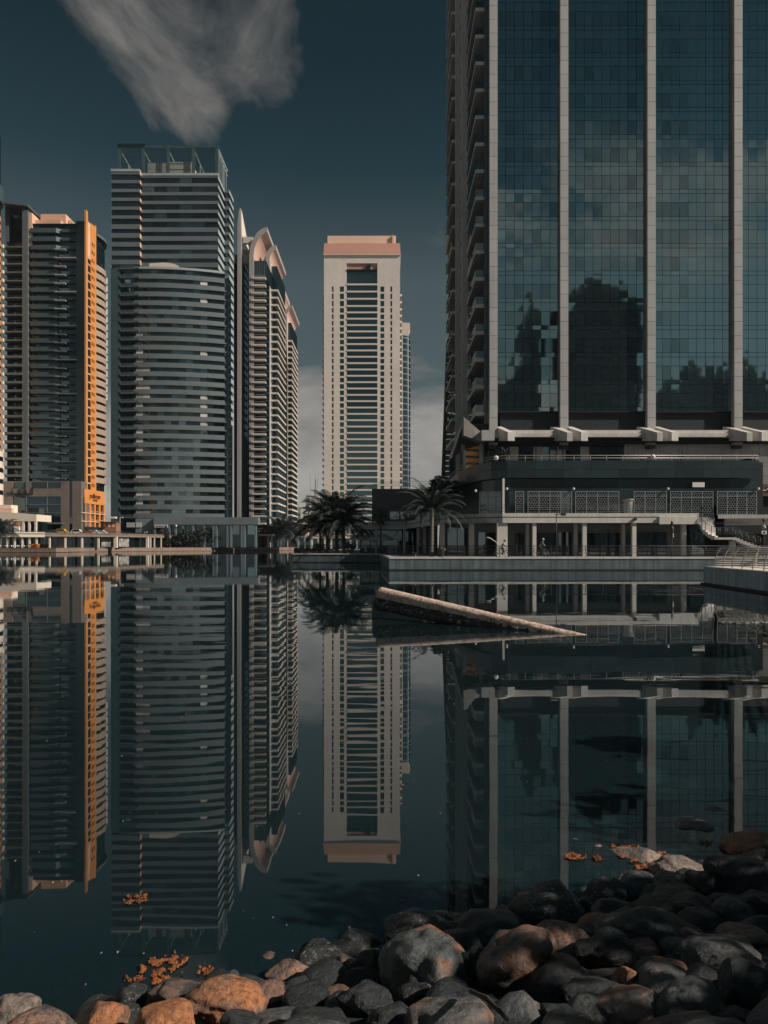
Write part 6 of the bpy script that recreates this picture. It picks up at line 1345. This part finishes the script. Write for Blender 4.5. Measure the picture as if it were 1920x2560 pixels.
stones = [
 (35, 2538, 118, 118, 'pale', 'cream and sunlit orange stone cut by the lower left corner'), (254, 2562, 122, 122, 'orange', 'smooth sunlit orange stone at the bottom left'), (408, 2566, 150, 146, 'orange', 'larger peaked sunlit orange stone at the bottom left'),
 (322, 2502, 76, 74, 'moss', 'black and white mottled stone between the two sunlit orange stones'), (452, 2490, 128, 62, 'pink', 'flat pinkish stone behind the peaked sunlit orange stone'), (560, 2500, 166, 126, 'orange', 'big pink-brown boulder at lower left by the water'),
 (700, 2388, 84, 72, 'pale', 'small stone with a whitish top standing in the water'), (795, 2388, 110, 62, 'moss', 'dark mossy stone beside the whitish-topped one'), (895, 2360, 112, 68, 'grey', 'pale grey ridged stone at the waterline'),
 (730, 2436, 106, 64, 'pink', 'long pink-banded stone below the whitish-topped one'), (806, 2444, 70, 50, 'orange', 'low stone with a bright sunlit face'), (872, 2430, 84, 78, 'pink', 'squarish pink-topped stone left of the tallest boulder'), (936, 2420, 92, 108, 'dark', 'upright dark stone leaning on the tallest boulder'),
 (1042, 2338, 168, 84, 'moss', 'broad mossy stone behind the tallest boulder'), (1076, 2420, 196, 192, 'orange2', 'tallest rounded boulder, grey on top with a sunlit orange flank'), (1108, 2308, 68, 60, 'moss', 'small weed-hung stone above the tallest boulder'), (1218, 2330, 168, 108, 'dark', 'dark slanting boulder behind the pear-shaped one'), (1212, 2258, 126, 58, 'moss', 'weed-covered stone furthest out in mid-picture'),
 (750, 2480, 102, 64, 'dark', 'dark flat stone below the pink-banded one'), (832, 2498, 92, 72, 'pink', 'angular stone with a thin lit edge'), (922, 2512, 126, 112, 'dark', 'dark boulder at the foot of the tallest one'), (1132, 2590, 228, 196, 'grey2', 'large round grey and sunlit orange boulder at the bottom centre'),
 (986, 2558, 116, 84, 'dark', 'dark stone left of the bottom-centre boulder'), (833, 2558, 88, 74, 'dark', 'small dark stone at the bottom edge left of centre'), (692, 2562, 122, 84, 'grey', 'grey stone at the bottom edge below the pink boulder'), (660, 2482, 80, 62, 'dark', 'dark stone right of the big pink-brown boulder'), (702, 2512, 64, 44, 'dark', 'little dark stone wedged above the bottom edge'), (874, 2464, 68, 46, 'dark', 'small round dark stone in front of the squarish one'),
 (1292, 2420, 184, 176, 'pink2', 'pear-shaped pinkish boulder narrowing downward'), (1366, 2270, 180, 104, 'moss', 'lumpy grey double boulder at the waterline'), (1445, 2350, 70, 76, 'grey', 'smooth grey egg-shaped stone'), (1512, 2386, 138, 108, 'black', 'round black boulder on the right'), (1490, 2312, 72, 58, 'orange', 'small rounded sunlit orange stone above the black boulder'),
 (1540, 2286, 102, 78, 'dark', 'dark pyramid-shaped stone above the broad boulder'), (1586, 2220, 122, 84, 'grey', 'grey domed stone at the right waterline'), (1690, 2226, 108, 88, 'grey', 'second grey domed stone right of the first'), (1705, 2178, 124, 68, 'pale', 'pale sunlit pointed stone by the orange weed'), (1766, 2222, 92, 88, 'black', 'black stone behind the grey domes'), (1868, 2198, 180, 136, 'black', 'largest black boulder at the right edge'), (1876, 2120, 124, 64, 'orange', 'sunlit-topped stone striped by railing shadow at the right edge'),
 (1650, 2338, 172, 118, 'dark', 'broad dark purple-grey boulder on the right'), (1655, 2280, 126, 58, 'black', 'long low black stone'), (1736, 2274, 120, 58, 'dark', 'long low dark stone right of the black one'), (1756, 2306, 94, 64, 'dark', 'dark stone tucked below the long low ones'), (1845, 2282, 100, 78, 'grey', 'angular grey stone near the right edge'), (1897, 2264, 104, 84, 'dark', 'dark stone under the largest black boulder'),
 (1857, 2348, 114, 72, 'pink', 'narrow stone with a lit tip near the right edge'), (1806, 2402, 194, 140, 'grey', 'big dark grey boulder with a pale sunlit patch'), (1660, 2440, 128, 88, 'orange', 'reddish stone barred by a shadow'), (1650, 2474, 84, 86, 'pale', 'pale blocky stone barred by a shadow'), (1568, 2462, 72, 84, 'orange', 'sunlit orange stone under the black boulder'), (1480, 2494, 142, 74, 'dark', 'dark stone with lit spots below the black boulder'),  # pale patch on the big grey boulder is sunlight
 (1576, 2544, 188, 92, 'pink', 'long pinkish stone at the bottom right'), (1742, 2522, 154, 146, 'grey', 'big grey stone at the bottom right'), (1876, 2476, 146, 142, 'dark', 'dark boulder at the right edge below the sun-patched one'), (1800, 2460, 54, 58, 'grey', 'small grey stone between two big dark ones'), (1430, 2556, 142, 92, 'dark', 'dark rounded stone at the bottom edge right of centre'), (1316, 2544, 104, 92, 'pale', 'pale chipped stone at the bottom edge'), (1386, 2492, 68, 58, 'black', 'dark reddish stone below the pear-shaped boulder'), (1420, 2450, 104, 80, 'dark', 'dark stone right of the pear-shaped boulder'),
 (1470, 2264, 64, 44, 'dark', 'small dark stone left of the pyramid-shaped one'), (1632, 2252, 60, 36, 'dark', 'small flat stone between dome and long stone'), (1497, 2248, 66, 44, 'moss', 'small mossy stone at the right-hand waterline'), (1893, 2328, 96, 74, 'dark', 'dark stone above the lit-tipped one'), (1802, 2264, 64, 48, 'dark', 'small dark stone left of the angular grey one'), (1180, 2432, 84, 112, 'dark', 'dark upright stone wedged between the two biggest boulders'), (1840, 2560, 120, 80, 'black', 'black stone at the bottom right corner'), (600, 2560, 90, 60, 'dark', 'dark stone at the bottom edge under the pink-brown boulder')]
RM['orange2'] = rockmat('grey_sunlit_boulder', (0.10, 0.115, 0.115), (0.36, 0.16, 0.08), (0.52, 0.60), 2.2); RM['grey2'] = rockmat('grey_sunlit_round', (0.18, 0.18, 0.17), (0.33, 0.17, 0.09), (0.46, 0.60), 2.6); RM['pink2'] = rockmat('pear_boulder', (0.32, 0.18, 0.12), (0.10, 0.10, 0.10), (0.44, 0.60), 3.0)  # sunlit sides of these boulders are coloured in as orange blotches
for i, (u, v, w, h, kd, lab) in enumerate(stones):
    stone(u, v, w, h, kd, lab, 100 + i*7, squash=pear if lab.startswith('pear') else None, facets=4 if max(w, h) > 150 else 6)
for i, (u, v, w, h, z, kd, lab) in enumerate([(80, 2460, 92, 52, -.05, 'grey', 'submerged grey stone at the lower left'), (158, 2470, 68, 36, -.06, 'dark', 'smaller submerged stone right of the lower-left one'), (232, 2442, 60, 30, -.08, 'dark', 'faint submerged stone left of the orange weed'), (1350, 2150, 60, 50, -.05, 'pale', 'pale submerged stone left of the orange weed strips'), (1320, 2122, 40, 30, -.06, 'grey', 'little submerged stone furthest left of the weed strips'), (1452, 2116, 56, 30, -.03, 'pale', 'submerged stone above the small orange weed strip'), (1500, 2132, 80, 36, -.04, 'pale', 'submerged slab between the weed strips'), (1740, 2076, 96, 50, -.005, 'pale', 'pale flat stone just breaking the surface at upper right'), (1795, 2040, 70, 26, -.03, 'grey', 'flat grey stone awash beyond the pale one'), (1000, 2220, 90, 34, -.05, 'dark', 'dim submerged stone left of the weed-covered one'), (1670, 2060, 60, 24, -.07, 'pale', 'faint pale stone under water near the flat one'), (1600, 2165, 140, 46, -.03, 'pale', 'weedy submerged slab under the large orange weed'), (640, 2420, 90, 36, -.07, 'pale', 'long pale submerged slab beside the left orange weed'), (720, 2330, 60, 30, -.05, 'moss', 'weedy submerged stone left of the grey ridged one')]):
    stone(u, v, w, h, kd, lab, 900 + i*11, zfix=z, group='stones under the water')
# ------------------------------------------------------------------ sunken pipe in the lake
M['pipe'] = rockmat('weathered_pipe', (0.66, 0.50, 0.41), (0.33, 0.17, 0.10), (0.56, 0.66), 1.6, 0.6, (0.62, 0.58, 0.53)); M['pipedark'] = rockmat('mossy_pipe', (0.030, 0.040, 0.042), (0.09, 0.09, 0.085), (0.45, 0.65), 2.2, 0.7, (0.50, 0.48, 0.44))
PT = thing('sunken_pipe', 'pale weathered pipe slanting out of the water at mid-lake', 'pipe', (2.2, 24, 0))
A = Vector((px(950, 25.6), 25.6, pz(1484, 25.6))); B = Vector((px(1470, 20.6), 20.6, -0.20))
n_ = 60; pts = [A.lerp(B, i/n_) for i in range(n_ + 1)]
def rough_tube(pts, r0, r1, seed, amp):
    m_ = MB(); k = 22; vs = []
    d = (pts[-1] - pts[0]).normalized(); a = d.cross(Vector((0, 0, 1))).normalized(); b = a.cross(d)
    for i, p in enumerate(pts):
        t = i/(len(pts)-1); r_ = r0 + (r1 - r0)*t
        for j in range(k):
            th = 2*math.pi*j/k; dirv = a*math.cos(th) + b*math.sin(th)
            q_ = p + dirv*r_; am = amp*(0.35 + 0.9*min(1, max(0, (t - .25)*2)))*(1.0 if math.sin(th) < .55 else .35); vs.append(q_ + dirv*am*(noise.noise(q_*5 + Vector((seed, 0, 0))) + .6*noise.noise(q_*13)))
    m_.add(vs, [(i*k + j, i*k + (j+1) % k, (i+1)*k + (j+1) % k, (i+1)*k + j) for i in range(len(pts)-1) for j in range(k)] + [tuple(range(k-1, -1, -1)), tuple(range((len(pts)-1)*k, len(pts)*k))], 0, True)
    return m_
rough_tube(pts, 0.235, 0.20, 1, 0.035).build('upper_pipe', M['pipe'], PT)
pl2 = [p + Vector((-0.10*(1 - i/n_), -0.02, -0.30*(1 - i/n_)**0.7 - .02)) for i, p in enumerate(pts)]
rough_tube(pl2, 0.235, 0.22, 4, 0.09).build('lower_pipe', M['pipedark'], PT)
MB().bar(tuple(A + Vector((0, -.17, -.13))), tuple(A.lerp(B, .36) + Vector((0, -.19, -.12))), .10, .02).build('lip', M['pipe'], PT)

# smaller stones filling the bank, and the bank beyond the picture
rgf = random.Random(77); fill_me = []
for k in range(14):
    me = rock_mesh(500 + k, 1, .9, .68, 7, 3, .2); me.materials.append(RM[['dark', 'dark', 'grey', 'black', 'moss', 'pink', 'dark'][k % 7]]); fill_me.append(me)
cnt = 0; tries = 0
while cnt < 170 and tries < 4000:
    tries += 1; x = rgf.uniform(-3.4, 4.6); y = rgf.uniform(1.6, 6.6); d = shore_y(x) - y
    if d < -.35 or d > 3.2 or x > 2.4 + .43*y or abs(x) > .52*y + .35: continue
    s = rgf.uniform(.09, .19) if d > .2 else rgf.uniform(.05, .12)
    o = bpy.data.objects.new('stone', fill_me[cnt % 14]); C.objects.link(o); o.location = (x, y, bank_z(x, y) + s*.05); o.scale = (s, s*.95, s*.9); o.rotation_euler = (rgf.uniform(-.3, .3), rgf.uniform(-.3, .3), rgf.uniform(0, 6.28))
    tag(o, 'small dark stone wedged between the larger boulders of the bank', 'stone', 'small filler stones of the bank'); cnt += 1
sa = solve(1175, 2478, .1, .22); sb_ = solve(1268, 2548, .1, .26)
tag(MB().tube([sa, ((sa[0]+sb_[0])/2, (sa[1]+sb_[1])/2, (sa[2]+sb_[2])/2 + .02), sb_], [.008, .010, .007], 6).build('stick', M['twig']), 'thin dark stick lying between the tallest and the bottom-centre boulder', 'stick')
# floating orange weed
M['weed'] = mat('orange_weed', (0.42, 0.12, 0.025), 0.7, 0.5, 9.0, bump=0.8, bscale=60, col2=(0.12, 0.06, 0.03))
def weed(u, v, wpx, vpx, label, seed, lo=.05):
    Yw = H*F/(v - HZ); x0 = px(u, Yw); w = wpx*Yw/F; dY = Yw*Yw/(H*F)*vpx; rg = random.Random(seed); m_ = MB(); n = 34; off = Vector((seed*1.3, seed*.7, 0))
    def hfun(a, b): return noise.noise(Vector((a*2.6, b*2.6, 0)) + off) + .55*noise.noise(Vector((a*7, b*7, 3)) + off)
    for i in range(n):
        for j in range(n):
            a, b = (i + .5)/n*2 - 1, (j + .5)/n*2 - 1
            if a*a + b*b > 1 or hfun(a, b) < lo + .55*(a*a + b*b)**2 - .1: continue
            vs = []
            for da, db in ((0, 0), (1, 0), (1, 1), (0, 1)):
                aa, bb = (i + da)/n*2 - 1, (j + db)/n*2 - 1; vs.append((x0 + aa*w/2, Yw + bb*dY/2, .006 + .02*max(0, hfun(aa, bb)) + .006*noise.noise(Vector((aa*22, bb*22, seed)))))
            m_.add(vs, [(0, 1, 2, 3)])
    w_ = m_.build('floating_weed', M['weed'], kind='stuff'); tag(w_, label, 'weed', 'orange weed on the water')
weed(408, 2422, 120, 90, 'orange weed patch floating at lower left', 2); weed(515, 2430, 46, 30, 'small orange weed scrap right of the left patch', 5); weed(335, 2452, 60, 18, 'thin orange weed streak left of the left patch', 8)
weed(1612, 2142, 136, 44, 'largest orange weed mat beside the pale pointed stone', 11, -.15); weed(1562, 2122, 80, 26, 'orange weed strip above the largest mat', 14, -.05); weed(1438, 2143, 64, 20, 'orange weed strip left of the largest mat', 17, -.1); weed(1494, 2148, 30, 16, 'single orange weed tuft between the strips', 20, -.2); weed(1610, 2172, 60, 20, 'thin weed fringe on the submerged slab', 23); weed(1763, 2108, 36, 10, 'little orange weed flake near the flat pale stone', 26); weed(345, 2250, 70, 34, 'dark weed scrap adrift left of centre', 29)
# white flecks and leaves drifting on the water
M['fleck'] = mat('drifting_leaf', (0.30, 0.26, 0.21), 0.7, 0.4, 30.0); m_ = MB(); rg = random.Random(31)
for k in range(170):
    Yw = 4.2 + 26*rg.random()**2.2; x = rg.uniform(-.5, .5)*Yw*1.04
    if Yw < shore_y(x) - .05: continue
    s = rg.uniform(.003, .011)*(1 + Yw*.06); a = rg.uniform(0, 6.28); e = rg.uniform(.25, .6)
    m_.add([(x + s*math.cos(a + t)*(1 if i % 2 == 0 else e), Yw + s*math.sin(a + t)*(1 if i % 2 == 0 else e)*1.4, .004 + .003*(i % 3)) for i, t in enumerate((0, 1.2, 2.0, 3.14, 4.1, 5.2))], [(0, 1, 2, 3, 4, 5)])
fd = m_.build('drifting_leaves', M['fleck']); fd['kind'] = 'stuff'; fd['label'] = 'pale leaves and flecks drifting on the dark water'; fd['category'] = 'debris'

# ------------------------------------------------------------------ haze: the dusty air over the city
hm = bpy.data.materials.new('haze_air'); hm.use_nodes = True; t = hm.node_tree; t.nodes.clear(); q = NT(t)
out = q.n('ShaderNodeOutputMaterial'); pv = q.n('ShaderNodeVolumePrincipled', i_Density=0.00006, i_Anisotropy=0.0); pv.inputs['Color'].default_value = (0.74, 0.84, 0.92, 1); q.l(pv.outputs[0], out.inputs['Volume'])
hz = MB().box(-2700, 2700, -2700, 3700, -2.6, 205).build('haze', hm, loc=(0, 0, 0)); hz['kind'] = 'stuff'
